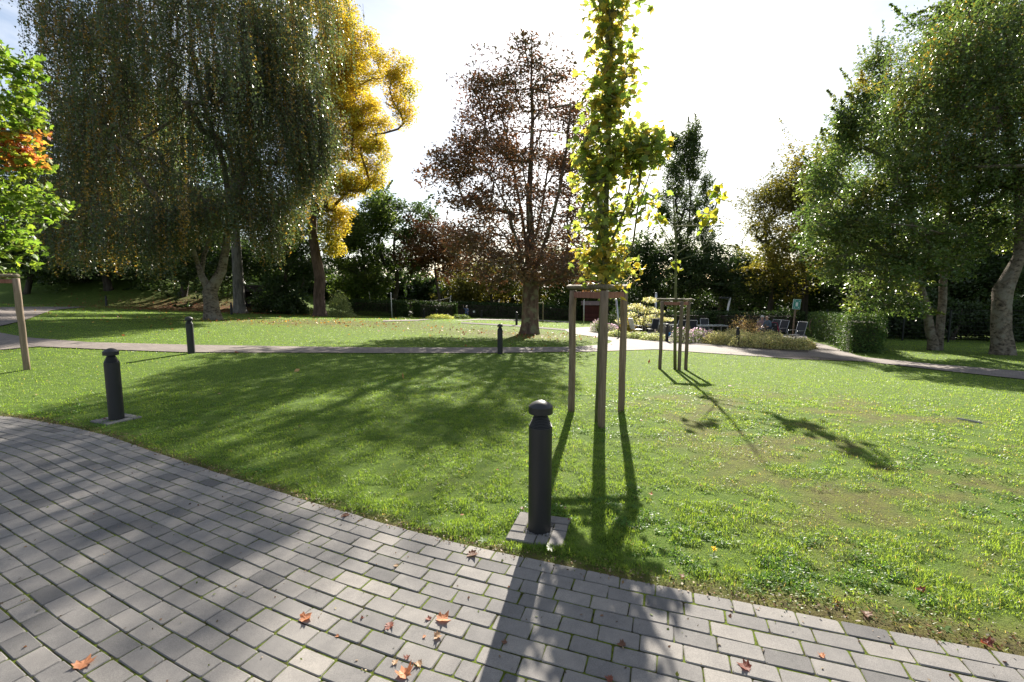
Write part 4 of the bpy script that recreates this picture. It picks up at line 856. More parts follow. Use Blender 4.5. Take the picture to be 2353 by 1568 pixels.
# maple at the left edge
lb = T(-45, 830); YL = lb[1]
lt = [(lb[0], lb[1], lb[2] - .1, .07), (lb[0], lb[1], lb[2] + .5, .06)] + [PT(px, py, r_, YL) for px, py, r_ in ((-46, 640, .055), (-48, 500, .05), (-50, 350, .04), (-50, 200, .03), (-50, 90, .015))]
GMAPLE = pal(((0.10, 0.165, 0.025), 4), ((0.15, 0.20, 0.03), 3), ((0.075, 0.125, 0.022), 2))
def lm_fn(Cn, col, r):
    px = PX0 + F * Cn[:, 0] / Cn[:, 1]; py = 663 - F * (Cn[:, 2] - EYE) / Cn[:, 1]
    g = (px > 22) & (py > 318) & (py < 402) & (r.random(len(px)) < 0.85); col[g] = np.array([[0.36, 0.15, 0.045], [0.34, 0.22, 0.05], [0.34, 0.10, 0.06]])[r.integers(0, 3, g.sum())]; return col
young_tree('young_maple', 'bright green maple cut by the left edge, one branch turned orange', lb, lt, [], blobs_px([(-20, 190, YL, 70, 90, .7, 1.6), (40, 160, YL, 30, 40, .3, .5), (0, 300, YL, 70, 80, .7, 1.6), (60, 260, YL, 26, 50, .3, .5), (70, 375, YL, 44, 30, .3, .7), (40, 345, YL, 30, 22, .3, .4), (0, 460, YL, 80, 60, .7, 1.6), (95, 470, YL, 60, 32, .4, .9), (20, 560, YL, 60, 60, .5, 1.1), (-90, 350, YL, 90, 230, .9, 2)]),
           2800, 0.15, GMAPLE, 73, ntw=380, color_fn=lm_fn, clump=0.10)

# ------------------------------------------------------------------ timber tree guards
def log(parent, name, p0, p1, r, mat, n=12, half=False):
    p0, p1 = np.array(p0, float), np.array(p1, float); ks = 7; u = np.linspace(0, 1, ks)[:, None]
    rr = np.full(ks, r) * (1 + 0.03 * rng.standard_normal(ks)); P = p0 + (p1 - p0) * u; P[1:-1] += rng.standard_normal((ks - 2, 3)) * 0.003
    b = MB(); e = (p1 - p0) / np.linalg.norm(p1 - p0) * 0.012
    b.tube(np.vstack([P[0] - e * .4, P, P[-1] + e * .4]), np.r_[rr[0] * .82, rr, rr[-1] * .82], n, lobes=0.02, flat=0.72 if half else 1.0)
    return b.build(name, M[mat], parent, True, world=True)
def slat(parent, p0, p1, mat='strap', w=0.075, th=0.022):
    p0, p1 = np.array(p0), np.array(p1); d = p1 - p0; ln = np.linalg.norm(d); x = d / ln; z = np.array([0, 0, 1.0]); y = np.cross(z, x); y /= np.linalg.norm(y); z = np.cross(x, y)
    return MB().box((p0 + p1) / 2, (ln, th, w), rot=np.stack([x, y, z], 1), bevel=0.004).build('strap', M[mat], parent, world=True)
def guard(label, posts, top, pr, ends=None, grp='wooden tree guards'):
    """posts: three ground points; rails and red-brown straps join the heads"""
    t = root('tree_guard', posts[1], label, 'tree guard', grp)
    heads = []
    for p, dz in zip(posts, (0, 0, 0)):
        h = np.array([p[0], p[1], top]); log(t, 'post', (p[0], p[1], p[2] - 0.1), h - np.array([0, 0, pr]), pr, 'stake'); heads.append(h)
    for i, j in ((0, 1), (1, 2), (0, 2)):
        d = heads[j] - heads[i]; d = d / np.linalg.norm(d); off_ = 0.13
        a, b = heads[i] - d * off_, heads[j] + d * off_
        if (i, j) == (0, 1): b = heads[1] + d * 0.035
        if (i, j) == (1, 2): a = heads[1] + d * 0.04
        if (i, j) == (0, 2): a, b = heads[0] + d * 0.11, heads[2] - d * 0.11
        log(t, 'rail', a, b, pr * 0.95, 'rail', half=True)
        n_ = np.array([-d[1], d[0], 0]); slat(t, heads[i] - np.array([0, 0, pr + 0.052]) + n_ * (pr * 0.0) + d * pr, heads[j] - np.array([0, 0, pr + 0.052]) - d * pr)
    return t
gA, gB, gC = T(1313, 945), T(1382, 980), T(1427, 945)
def up_z(px, py, P): return A(px, py, P[1])[2]
guard('nearest wooden tree guard of three grey posts and round rails around the young maple', [gA, gB, gC], up_z(1380, 660, gB), 0.047)
hA, hB, hC = T(1516, 848), T(1549, 850), T(1576, 850)
hB2 = hB + np.array([0.08, -0.12, 0])
guard('farther smaller-looking wooden tree guard around the thin young tree', [hA, hB2, hC], up_z(1549, 689, hB), 0.042)
lA = T(62, 850); lB = lA + np.array([-0.95, 0.1, 0.03]); lC = lA + np.array([-0.95, -0.45, 0.02])
guard('tree guard at the left edge, its nearest post and rail end in sight', [lB, lA, lC], up_z(45, 634, lA), 0.052)
g4 = gp(1247, 44); 
gf = root('tree_stake', g4, 'pair of thin stakes with a young stem behind the horse chestnut trunk', 'tree stake')
for dx in (-0.62, 0.05): log(gf, 'post', g4 + np.array([dx, 0, -.05]), g4 + np.array([dx, 0, 2.0]), 0.05, 'stake', 8)
log(gf, 'rail', g4 + np.array([-0.7, 0, 1.9]), g4 + np.array([0.12, 0, 1.9]), 0.04, 'rail', 8)

# ------------------------------------------------------------------ bollards
def make_bollard():
    t = root('bollard', (0, 0, 0), 'x', 'bollard', 'dark grey bollard lights along the paths')
    MB().lathe([(0.079, -0.02), (0.079, 0.727)], 32).lathe([(0.079, 0.727), (0.0775, 0.730)], 32).lathe([(0.0775, 0.730), (0.060, 0.731)], 32).build('post', M['bollard'], t, True)
    pr = []; k = 9
    for i in range(k):
        z = 0.733 + 0.086 * i / k; r = 0.077 - 0.038 * i / k; pr += [(r - 0.004, z), (r, z + 0.002), (r - 0.001, z + 0.0055), (r - 0.0055, z + 0.0068)]
    MB().lathe(pr + [(0.036, 0.823)], 28).build('louvre', M['bollard'], t, False)
    cp = MB().lathe([(0.02, 0.820), (0.0800, 0.820)], 32).lathe([(0.0800, 0.820), (0.0815, 0.8215)], 32).lathe([(0.0815, 0.8215), (0.0815, 0.866)], 32).lathe([(0.0815, 0.866), (0.0803, 0.8672)], 32)
    cp.lathe([(0.0803, 0.8672), (0.075, 0.8725), (0.066, 0.8810), (0.053, 0.8905), (0.038, 0.8985), (0.022, 0.9045), (0.008, 0.9072), (0.0, 0.9076)], 32).build('cap', M['bollard'], t, True)
    return t
proto = make_bollard(); first = True
def bollard(p, label):
    global first
    o = proto if first else copy_tree(proto); first = False; o.location = Vector([float(v) for v in p]); o['label'] = label
    o.rotation_euler = (random.gauss(0, .004), random.gauss(0, .004), random.uniform(0, 6)); return o
bollard((NEAR_B[0], NEAR_B[1], 0.0), 'nearest and largest dark grey bollard standing in a square of grey stones by the paving')
bollard((LEFT_B[0], LEFT_B[1], 0.0), 'dark grey bollard on the lawn where the paving curves away at the left')
bollard(T(440, 812), 'dark grey bollard on the near edge of the brown path below the weeping birch trunk')
bollard(T(1149, 814), 'dark grey bollard on the near edge of the path in front of the horse chestnut')
bollard(T(1694, 797), 'dark bollard half sunk in the pale shrub bed by the path')
bollard(T(1532, 786), 'dark bollard between the white ground cover and the purple asters behind the farther tree guard')
bollard(T(1187, 748), 'small far bollard just left of the horse chestnut trunk')
bollard(T(245, 703), 'distant bollard in deep shade at the foot of the leafy bank')
for px, Y, lab in ((973, 44.5, 'left one of the two far bollards before the right clipped hedge'), (1002, 45.5, 'right one of the two far bollards before the right clipped hedge'), (1789, 23.5, 'dark bollard between the empty garden chairs at the hedge'),
                   (1567, 29.5, 'bollard behind the garden tables in front of the long hedge'), (1106, 50, 'faint bollard in the shade just right of the walking frame'), (528, 34, 'low bollard in the dark beside the beech trunk')):
    bollard(gp(px, Y), lab)

# stone collars round the two nearest bollards
def collar(c, half, rz, label_name):
    t = link(bpy.data.objects.new('stone_collar', None)); t.location = (float(c[0]), float(c[1]), 0); t.rotation_euler = (0, 0, rz); tag(t, kind='structure')
    MB().box((0, 0, -0.03), (2 * half - 0.02, 2 * half - 0.02, 0.05)).build('mortar', M['joint'], t)
    b = MB(); rr = np.random.default_rng(3)
    for _ in range(420):
        q = rr.uniform(-half + 0.1, half - 0.1, 2); s_ = rr.uniform(0.004, 0.010); b.ball((q[0], q[1], -0.004), (s_, s_ * .8, s_ * .7), 5, 3)
    tag(b.build('gravel', M['gravel'], t), kind='stuff')
    w = 0.098
    me = {}
    for a in range(4):
        for (x0, ln) in ((-half, 0.19), (-half + 0.196, 2 * half - 0.196 - w - 0.006)):
            key = round(ln, 3)
            if key not in me: me[key] = MB().box((0, 0, -0.025), (ln, w - .004, 0.06), bevel=0.006).mesh('paver', M['paver'])
            o = mesh_part(t, 'paver', me[key]); an = a * math.pi / 2; x, y = x0 + ln / 2, -half + w / 2
            o.location = (x * math.cos(an) - y * math.sin(an), x * math.sin(an) + y * math.cos(an), random.uniform(-.001, .003)); o.rotation_euler = (0, 0, an)
    return t
for (c, h, rz) in COLLARS: collar(c, h, rz, '')

# ------------------------------------------------------------------ hedges, shrubs and beds
def leafy(parent, name, Cn, leaf, palette, mat, r, up=0.4, droop=0.0, aspect=0.5, col=None):
    V, Q = kite_leaves(Cn, leaf, r, droop, up, aspect)
    if col is None: col = pick(palette, len(Cn), r)
    return part(parent, name, V, [Q], M[mat], False, np.repeat(col, 4, axis=0))
YEW = pal(((0.025, 0.05, 0.014), 3), ((0.04, 0.07, 0.02), 3), ((0.075, 0.10, 0.03), 0.8))
def hedge(label, line, width, height, n, leaf, seed, palette=YEW, fuzz=0.09):
    r = np.random.default_rng(seed); line = np.array([(p[0], p[1]) for p in line]); b = np.array([line[0, 0], line[0, 1], float(Z(*line[0]))])
    t = root('clipped_hedge', b, label, 'hedge'); core = MB()
    seg = np.linalg.norm(np.diff(line, axis=0), axis=1)
    pts, spr = [], []
    for i in range(len(seg)):
        u = (line[i + 1] - line[i]) / seg[i]; v = np.array([-u[1], u[0]]); m_ = int(n * seg[i] / seg.sum()); an = math.atan2(u[1], u[0])
        c0 = (line[i] + line[i + 1]) / 2; zc = min(float(Z(*line[i])), float(Z(*line[i + 1]))); zd = abs(float(Z(*line[i])) - float(Z(*line[i + 1])))
        kk = max(1, int(seg[i] / 1.0))
        for q in range(kk):
            cc = line[i] + u * seg[i] * (q + .5) / kk; eo = (0.22 if (q == 0 and i == 0) or (q == kk - 1 and i == len(seg) - 1) else 0.0); sg = 1 if q == 0 else -1; cc = cc + u * sg * eo / 2; core.box((cc[0], cc[1], float(Z(*cc)) + height * 0.43), (seg[i] / kk - .02 + .001 * q - eo, max(width - 0.34, .1), height * 0.84), an)
        per = width + 2 * height + 0.0; s = r.random(m_) * (per + 16 * width * height / seg[i])
        a = r.random(m_) * seg[i]; a = np.where(s > per, np.where(r.random(m_) < .5, 0, seg[i]), a)
        w = np.where(s < height, -width / 2, np.where(s < height + width, s - height - width / 2, width / 2)); h = np.where(s < height, s, np.where(s < height + width, height, s - height - width))
        end = s > per; w = np.where(end, r.uniform(-width / 2, width / 2, m_), w); h = np.where(end, r.uniform(0, height, m_), h)
        xy = line[i] + u * a[:, None] + v * w[:, None]; lump = 0.07 * (fnoise(xy[:, 0] + h, xy[:, 1] - h, 1.5, seed) - .5)
        p = np.c_[xy, Z(xy[:, 0], xy[:, 1]) + h * (1 + lump)] + r.standard_normal((m_, 3)) * fuzz * np.array([1, 1, .8]); p[:, :2] += v * lump[:, None] * np.sign(w)[:, None]; pts.append(p)
    pts = np.vstack(pts); pts[:, 2] = np.maximum(pts[:, 2], Z(pts[:, 0], pts[:, 1]) + .03)
    core.build('branches', M['bark_dark'], t, world=True); leafy(t, 'foliage', pts, leaf, palette, 'needle', r, 0.3, -0.3, 0.4); return t  # core: solid dark boxes added inside the hedge to block light, not real branches
hedge('left clipped hedge behind the white post with tufted top', [gp(815, 47), gp(925, 45)], 1.7, 1.45, 15000, 0.16, 101)
hedge('right clipped hedge behind the two far bollards', [gp(955, 46), gp(1040, 48)], 1.7, 1.45, 12000, 0.16, 102)
hedge('dark hedge closing the niche behind the boulder', [gp(905, 50.5), gp(1000, 51.5)], 1.2, 1.6, 7000, 0.18, 103)
hedge('long low dark hedge behind the bench, running right past the chestnut', [gp(1045, 55), gp(1330, 58)], 1.6, 1.7, 16000, 0.2, 104)
hcorner = gp(1862, 29.0); hend = T(1993, 816); hend[1] += 0.5

hedge('long yew hedge behind the garden tables', [gp(1455, 33.5), gp(1640, 32.5), gp(1846, 30)], 1.2, 1.42, 19000, 0.15, 105)
hedge('yew hedge coming forward beside the path, with a square-cut near end', [gp(1890, 28.6), T(1940, 800) + np.array([.75, .4, 0]), T(1975, 815) + np.array([.55, .55, 0])], 1.2, 1.42, 40000, 0.085, 106, pal(((0.045, 0.09, 0.022), 3), ((0.07, 0.12, 0.03), 3), ((0.12, 0.17, 0.042), 1.4)), 0.07)

def mound(name, label, c, rx, ry, h, n, leaf, palette, seed, cat='shrub', mat='leaf', flowers=None, fl=0.03, up=0.5, droop=-0.2, aspect=0.45, group=None, stems=14, shell=4.0, spike=0.0):
    r = np.random.default_rng(seed); c = np.array([c[0], c[1], float(Z(c[0], c[1]))]); t = root(name, c, label, cat, group)
    d = r.standard_normal((n, 3)); d[:, 2] = np.abs(d[:, 2]); d /= np.linalg.norm(d, axis=1, keepdims=True); rad = r.random(n) ** (1 / shell)
    lump = 1 + 0.28 * (fnoise(d[:, 0] * 2 + seed, d[:, 1] * 2 + d[:, 2], 1.6, seed % 50) - .5) * 2
    P_ = c + d * (rad * lump)[:, None] * np.array([rx, ry, h]) + r.standard_normal((n, 3)) * 0.03
    P_[:, 2] += spike * h * (r.random(n) ** 4) * (d[:, 2] > .4); P_[:, 2] = np.maximum(P_[:, 2], Z(P_[:, 0], P_[:, 1]) + 0.02)
    b = MB()
    for i in range(stems):
        a = r.uniform(0, 6.28); e = c + np.array([math.cos(a) * rx * .7, math.sin(a) * ry * .7, h * r.uniform(.5, .85)]); b.tube([c + np.array([math.cos(a), math.sin(a), 0]) * .05, c * .55 + e * .45 + np.array([0, 0, h * .1]), e], [.012, .009, .004], 4, cap=False)
    b.build('stems', M['bark_dark'], t, world=True); leafy(t, 'foliage', P_, leaf, palette, mat, r, up, droop, aspect)
    if flowers is not None:
        m_ = n // 4; d = r.standard_normal((m_, 3)); d[:, 2] = np.abs(d[:, 2]) + .25; d /= np.linalg.norm(d, axis=1, keepdims=True)
        P_ = c + d * np.array([rx, ry, h]) * r.uniform(.92, 1.12, (m_, 1)); keep = fnoise(P_[:, 0], P_[:, 1], 3, 9) > .42; P_ = P_[keep]
        leafy(t, 'flowers', P_, fl, flowers, 'leaf', r, 1.2, 0, 0.9)
    return t
PALE = pal(((0.52, 0.49, 0.31), 3), ((0.42, 0.40, 0.22), 3), ((0.15, 0.18, 0.075), 2.2), ((0.30, 0.22, 0.12), .6))
ASTER = pal(((0.075, 0.11, 0.035), 3), ((0.11, 0.14, 0.05), 2)); VIOLET = pal(((0.36, 0.24, 0.52), 3), ((0.45, 0.33, 0.58), 2), ((0.28, 0.16, 0.42), 1))
WHITEY = pal(((0.36, 0.38, 0.26), 3), ((0.10, 0.14, 0.045), 3), ((0.22, 0.26, 0.12), 2)); CORNUS = pal(((0.36, 0.345, 0.21), 4), ((0.26, 0.27, 0.14), 2), ((0.16, 0.2, 0.06), 1))
GE_ = 'pale variegated shrubs in the flower bed'
for i, (px, py, rx, ry, h, lab) in enumerate([(1655, 792, .85, .8, .78, 'pale yellow variegated shrub left of the bollard in the bed'), (1722, 797, .95, .8, .80, 'pale yellow variegated shrub just right of the bollard in the bed'), (1775, 801, .85, .75, .74, 'pale yellow variegated shrub in front of the wheelchair'),
                                             (1815, 803, .8, .7, .70, 'pale yellow variegated shrub before the empty chairs'), (1842, 801, .6, .6, .52, 'low pale yellow shrub at the pointed right end of the bed'), (1690, 785, .9, .7, .82, 'pale yellow variegated shrub in the back row near the brown bush'), (1765, 787, .9, .7, .74, 'pale yellow variegated shrub in the back row beside the wheelchair')]):
    mound('variegated_shrub', lab, T(px, py), rx, ry, h * .74, 5200, 0.062, PALE, 200 + i, group=GE_, spike=.25, stems=24)
GA_ = 'purple asters in the flower bed'
for i, (px, py, rx, ry, h, lab) in enumerate([(1566, 788, .55, .5, .78, 'grey-green lavender clump right of the dark bollard behind the farther guard'), (1602, 788, .6, .55, .72, 'purple aster clump between the guard and the pale shrubs'), (1630, 789, .45, .45, .62, 'purple aster clump touching the leftmost pale shrub'),
                                             (1376, 764, .6, .6, .8, 'purple aster clump at the corner of the bed by the upper path'), (1402, 770, .6, .5, .62, 'purple aster clump beside the orange-tinted round shrub'), (1463, 752, 1.0, .6, .95, 'purple aster mass under the cream tiered shrub'), (1490, 752, .7, .6, .85, 'purple aster mass beside the first garden table')]):
    mound('aster_clump', lab, T(px, py), rx, ry, h, 2600, 0.07, ASTER, 220 + i, cat='flowers', flowers=VIOLET, fl=0.05, group=GA_, aspect=.3)
for i, (px, py, rx, lab) in enumerate([(1420, 775, .7, 'white-edged ground cover at the path corner below the round shrub'), (1462, 779, .75, 'white-edged ground cover in the middle of the bed front'), (1502, 783, .75, 'white-edged ground cover just left of the dark bollard')]):
    mound('ground_cover', lab, T(px, py), rx, .55, .38, 2200, 0.085, WHITEY, 240 + i, cat='ground cover', group='white-edged ground cover in the flower bed', aspect=.3)
mound('round_shrub', 'small round shrub with orange-tinted leaves beside the white armchair', T(1440, 772), .62, .55, .95, 2600, 0.085, pal(((0.12, 0.16, 0.035), 3), ((0.30, 0.24, 0.05), 2), ((0.42, 0.20, 0.05), 1)), 250)
mound('berry_shrub', 'loose brownish-red leaved shrub left of the seated couple', gp(1718, 25.0), .95, .7, 1.15, 1900, 0.085, pal(((0.26, 0.17, 0.10), 3), ((0.34, 0.28, 0.14), 2), ((0.14, 0.09, 0.05), 1)), 251, spike=.5)
mound('yew_bush', 'dark green feathery bush left of the cream tiered shrub', gp(1425, 32), .95, .8, 1.6, 4200, 0.12, YEW, 252, mat='needle', droop=-.6, aspect=.3)
# cream tiered dogwood: flat layers
r = np.random.default_rng(253); c = gp(1478, 28.5); t = root('tiered_shrub', c, 'cream variegated tiered shrub spreading above the asters beside the steel pole', 'shrub'); tm, pts = MB(), []
for (px, py, rx, h_) in ((1462, 704, 20, .20), (1446, 724, 20, .22), (1494, 690, 18, .20), (1482, 712, 30, .24), (1500, 730, 30, .22), (1462, 739, 34, .26), (1530, 734, 20, .12), (1428, 738, 15, .14), (1512, 716, 14, .16), (1440, 708, 12, .15), (1485, 745, 30, .2)):
    q = A(px, py, 28.5 + r.uniform(-.5, .5)); m_ = 420; e = r.standard_normal((m_, 3)); e /= np.linalg.norm(e, axis=1, keepdims=True); pts.append(q + e * (r.random(m_) ** .5)[:, None] * np.array([rx * 28.5 / F, .8, h_])); tm.tube([c, (c + q) / 2 + np.array([0, 0, .2]), q], [.04, .025, .012], 5, cap=False)
tm.build('branches', M['bark_dark'], t, True, world=True); leafy(t, 'foliage', np.vstack(pts), 0.10, CORNUS, 'leaf', r, 1.2, 0.1, .5)
# beyond the far lawn
mound('round_shrub', 'pale green feathery round shrub right of the golden tree trunk', gp(779, 37), 1.0, .9, 1.75, 5200, 0.12, pal(((0.19, 0.23, 0.10), 3), ((0.27, 0.30, 0.15), 2), ((0.09, 0.12, 0.05), 2)), 260, droop=-1.0, aspect=.3, spike=.3)
mound('dark_shrub', 'low dark shrub left of the golden tree trunk', gp(668, 40), 1.6, .9, 1.3, 2600, 0.15, DKGREEN, 261)
for i, (px, Y, rx, h, lab, pl) in enumerate([(1010, 44, 1.4, .42, 'low plant with long arching yellow-green leaves in front of the far bollards', pal(((0.34, 0.36, 0.12), 3), ((0.2, 0.25, 0.07), 2))), (1055, 46, 1.2, .45, 'low dark grassy plant between the arching plant and the bench', GREEN), (790, 41, 1.1, .3, 'low white-green ground cover at the foot of the pale round shrub', WHITEY), (850, 43.5, 2.4, .45, 'low leafy edging in front of the left clipped hedge', GREEN)]):
    mound('edging_plant', lab, gp(px, Y), rx, .6, h, 1600, 0.15, pl, 262 + i, cat='plant', aspect=.22, droop=-.3)
mound('bank_shrub', 'dim evergreen shrub on the left bank above the red leaves', gp(45, 50), 3.2, 2, 2.4, 5200, 0.2, GREEN, 270, mat='leaf_dull'); mound('bank_shrub', 'pale grey-leaved shrub on the bank under the birch curtain', gp(150, 48), 2.4, 1.4, 1.6, 3600, 0.17, pal(((0.12, 0.14, 0.09), 3), ((0.06, 0.08, 0.04), 2)), 271, mat='leaf_dull')

# ------------------------------------------------------------------ poles, lamp, sign
def pole(label, foot, head, r, mat='steel', name='metal_pole', group=None, cat='pole', cap=True):
    t = root(name, foot, label, cat, group); b = MB().tube([np.array(foot) - np.array([0, 0, .05]), head], [r, r], 12); b.build('post', M[mat], t, True, world=True)
    if cap: MB().tube([np.array(head), np.array(head) + np.array([0, 0, .03])], [r * 1.15, r * 1.15], 12).build('cap', M[mat], t, world=True)
    return t
f = T(1505, 768); pole('thick brushed steel pole standing in the flower bed before the tables', f, A(1508, 674, f[1]), .065)
f = gp(1428, 25.5); pole('slightly leaning steel pole behind the nearest tree guard', f, A(1416, 688, 25.5), .05)
f = gp(1451, 33); pole('thin steel pole behind the cream tiered shrub', f, A(1451, 699, 33), .045)
f = gp(1343, 43); pole('thin pale pole in front of the red-brown shed', f, A(1342, 690, 43), .035, 'white_metal')
def vp(px0, px1, py1, Y): f = gp(px0, Y); return f, A(px1, py1, Y)
f, h_ = vp(899, 898, 672, 40); pole('straight pale post in front of the left clipped hedge holding the sagging line', f, h_, .035, 'white_metal', 'line_post', cap=False)
f, h2 = vp(853, 848, 670, 48); pole('pale post rising behind the left clipped hedge', f, h2, .035, 'white_metal', 'line_post', cap=False)
f, h3 = vp(1028, 1036, 679, 49.5); pole('leaning pale post behind the right clipped hedge', f, h3, .035, 'white_metal', 'line_post', cap=False)
a, b_ = h_ - np.array([0, 0, .12]), h3 - np.array([0, 0, .2]); u = np.linspace(0, 1, 24)[:, None]; ln = a + (b_ - a) * u - np.array([0, 0, .5]) * (4 * u * (1 - u))
tag(MB().tube(ln, [.012] * 24, 5).build('slack_line', M['bollard']), 'slack dark line sagging between the two pale posts by the hedges', 'line')
f = gp(1668, 34); h_ = A(1678, 684, 34); t = root('lamp_post', f, 'white leaning lamp post with a dark flat lamp head above the long hedge', 'lamp post'); MB().tube([f, h_], [.07, .07], 10).build('post', M['white_metal'], t, True, world=True)
MB().box(h_ + np.array([-.42, 0, -.02]), (.72, .3, .12), bevel=.02).build('lamp_head', M['bollard'], t, world=True)
# assembly point sign
Ys = 27.0; f = gp(1829, Ys); t = root('assembly_sign', f, 'teal assembly point sign with white arrows on a wooden post behind the hedge', 'sign'); s_ = Ys / F
cs = A(1831, 699.5, Ys); W_, H_ = 17.5 * s_, 23 * s_; log(t, 'post', f, np.array([cs[0] - .02, Ys + .05, cs[2] - .1]), .045, 'stake', 8)
ti = math.radians(4)
def sp(u, v, d): return cs + np.array([u * math.cos(ti) + v * math.sin(ti), -d, -u * math.sin(ti) + v * math.cos(ti)])
def splate(name, pts, d, th, mat):
    P = [sp(u, v, d) for u, v in pts] + [sp(u, v, d - th) for u, v in pts]; k = len(pts); b = MB()
    b.add(np.vstack([P, [np.mean(P[:k], 0)]]), [(i, (i + 1) % k, k + (i + 1) % k, k + i) for i in range(k)], [(2 * k, (i + 1) % k, i) for i in range(k)]); return b.build(name, M[mat], t, world=True)
rect = lambda w, h: [(-w / 2, -h / 2), (w / 2, -h / 2), (w / 2, h / 2), (-w / 2, h / 2)]
splate('border', rect(W_, H_), .00, .02, 'sign_white'); splate('board', rect(W_ * .93, H_ * .94), .004, .003, 'sign_green')
for sx in (-1, 1):
    for sy in (-1, 1):
        o0 = np.array([sx * W_ * .34, sy * H_ * .36]); d = np.array([-sx, -sy]) / 1.414; p_ = np.array([-d[1], d[0]]); L_ = .075; w = .012
        q = [o0 + p_ * w, o0 - p_ * w, o0 + d * L_ * .6 - p_ * w, o0 + d * L_ * .6 - p_ * w * 2.7, o0 + d * L_, o0 + d * L_ * .6 + p_ * w * 2.7, o0 + d * L_ * .6 + p_ * w]
        splate('arrow', [tuple(x) for x in q], .008, .003, 'sign_white')
for ux, sc in ((-.045, 1.0), (.045, 1.0), (0, 1.12)):
    q = [(ux + a * .9, v * sc) for a, v in ((-.022, -.12), (-.004, -.12), (0, -.02), (.004, -.12), (.022, -.12), (.03, .06), (.018, .085), (.014, .12), (-.014, .12), (-.018, .085), (-.03, .06))]
    splate('figure', q, .008 + .002 * (ux == 0), .002, 'sign_white')

# ------------------------------------------------------------------ wire fence under the birches
fp = [gp(1905, 27.5), gp(1985, 26), gp(2085, 24.5), gp(2192, 23.2), gp(2300, 22), gp(2420, 21)]; t = root('wire_fence', fp[0], 'dark wire mesh fence under the birches on the right', 'fence')
for p in fp: MB().box(p + np.array([0, 0, .8]), (.06, .06, 1.75)).build('fence_post', M['wire'], t, world=True)
for a, b_ in zip(fp[:-1], fp[1:]):
    w = MB(); d = b_ - a; an = math.atan2(d[1], d[0]); ln = np.linalg.norm(d[:2])
    for k in range(9):
        z = .06 + .2 * k; w.tube([a + np.array([0, -.035, z]), b_ + np.array([0, -.035, z])], [.006, .006], 3, cap=False)
    for k in range(int(ln / .1)):
        q = a + d * (k + .5) / int(ln / .1); w.tube([q + np.array([0, -.035, .04]), q + np.array([0, -.035, 1.68])], [.003, .003], 3, cap=False)
    w.build('wire_panel', M['wire'], t, world=True)

# ------------------------------------------------------------------ red-brown shed, dark shelter
c = gp(1360, 56); t = root('garden_shed', c, 'small red-brown wooden shed with a shingled roof beyond the far lawn', 'shed', rz=-0.12); w_, d_, h_ = 2.1, 1.6, 2.0
nb = 12; bh = (h_ - .1) / nb; me = MB().box((0, 0, 0), (w_, .035, bh - .008), bevel=.006).mesh('plank', M['red_wood']); ms = MB().box((0, 0, 0), (.035, d_ - .06, bh - .008), bevel=.006).mesh('plank', M['red_wood'])
MB().box((0, d_ / 2, h_ / 2 - .02), (w_ - .08, d_ - .1, h_ - .06)).build('frame', M['dark_wood'], t)
for k in range(nb):
    o = mesh_part(t, 'plank', me); o.location = (0, -.01, .1 + bh * (k + .5)); o = mesh_part(t, 'plank', ms); o.location = (w_ / 2, d_ / 2, .1 + bh * (k + .5))
for sx in (-1, 1): MB().box((sx * (w_ / 2 + .005), -.02, h_ / 2), (.08, .08, h_)).build('corner_post', M['dark_wood'], t)
rf = MB().box((0, d_ / 2, h_ + .02), (w_ + .3, d_ + .3, .03)).build('roof', M['dark_wood'], t); sl_ = math.radians(24)
shm = MB().box((0, 0, 0), (.29, .26, .018), bevel=.003).mesh('shingle', M['roofing'])
for side in (-1, 1):
    for rr_ in range(5):
        for k in range(8):
            o = mesh_part(rf, 'shingle', shm); y_ = d_ / 2 + side * (.95 - .2 * rr_); o.location = (-w_ / 2 - .02 + .3 * k + (.15 if rr_ % 2 else 0) - .05, y_, h_ + .06 + .2 * rr_ * math.tan(sl_) + random.uniform(0, .01)); o.rotation_euler = (-side * sl_, 0, 0)
for sx in (-1, 1): MB().add([(sx * w_ / 2, -.02, h_ + .03), (sx * w_ / 2, d_ + .02, h_ + .03), (sx * w_ / 2, d_ / 2, h_ + .46), (sx * (w_ / 2 - .03), -.02, h_ + .03), (sx * (w_ / 2 - .03), d_ + .02, h_ + .03), (sx * (w_ / 2 - .03), d_ / 2, h_ + .46)], [(0, 1, 4, 3), (1, 2, 5, 4), (2, 0, 3, 5)], [(0, 2, 1), (3, 4, 5)]).build('gable', M['red_wood'], t)
c = gp(600, 43); t = root('open_shelter', c, 'dark open wooden shelter in the shade between beech and golden tree', 'shelter', rz=.08); w_, d_, h_ = 3.0, 2.0, 2.05
pl_ = MB().box((0, 0, 0), (.148, .03, h_ - .05), bevel=.004).mesh('plank', M['dark_wood'])
for k in range(20): o = mesh_part(t, 'plank', pl_); o.location = (-w_ / 2 + .075 + .15 * k, d_ + random.uniform(-.004, .004), h_ / 2)
for sx in (-1, 1):
    MB().box((sx * w_ / 2, .05, h_ / 2), (.12, .12, h_)).build('post', M['dark_wood'], t)
    MB().box((sx * (w_ / 2 - .02), d_ / 2 + .1, h_ / 2), (.04, d_ - .1, h_ - .1)).build('side_wall', M['dark_wood'], t)
MB().box((0, d_ / 2, h_ + .07), (w_ + .5, d_ + .5, .14), bevel=.02).build('roof', M['dark_wood'], t)
fs_ = MB().box((0, 0, 0), (.11, .025, .5), bevel=.003).mesh('slat', M['dark_wood'])
for k in range(24): o = mesh_part(t, 'slat', fs_); o.location = (-w_ / 2 + .03 + .1275 * k, -.02, h_ - .22)

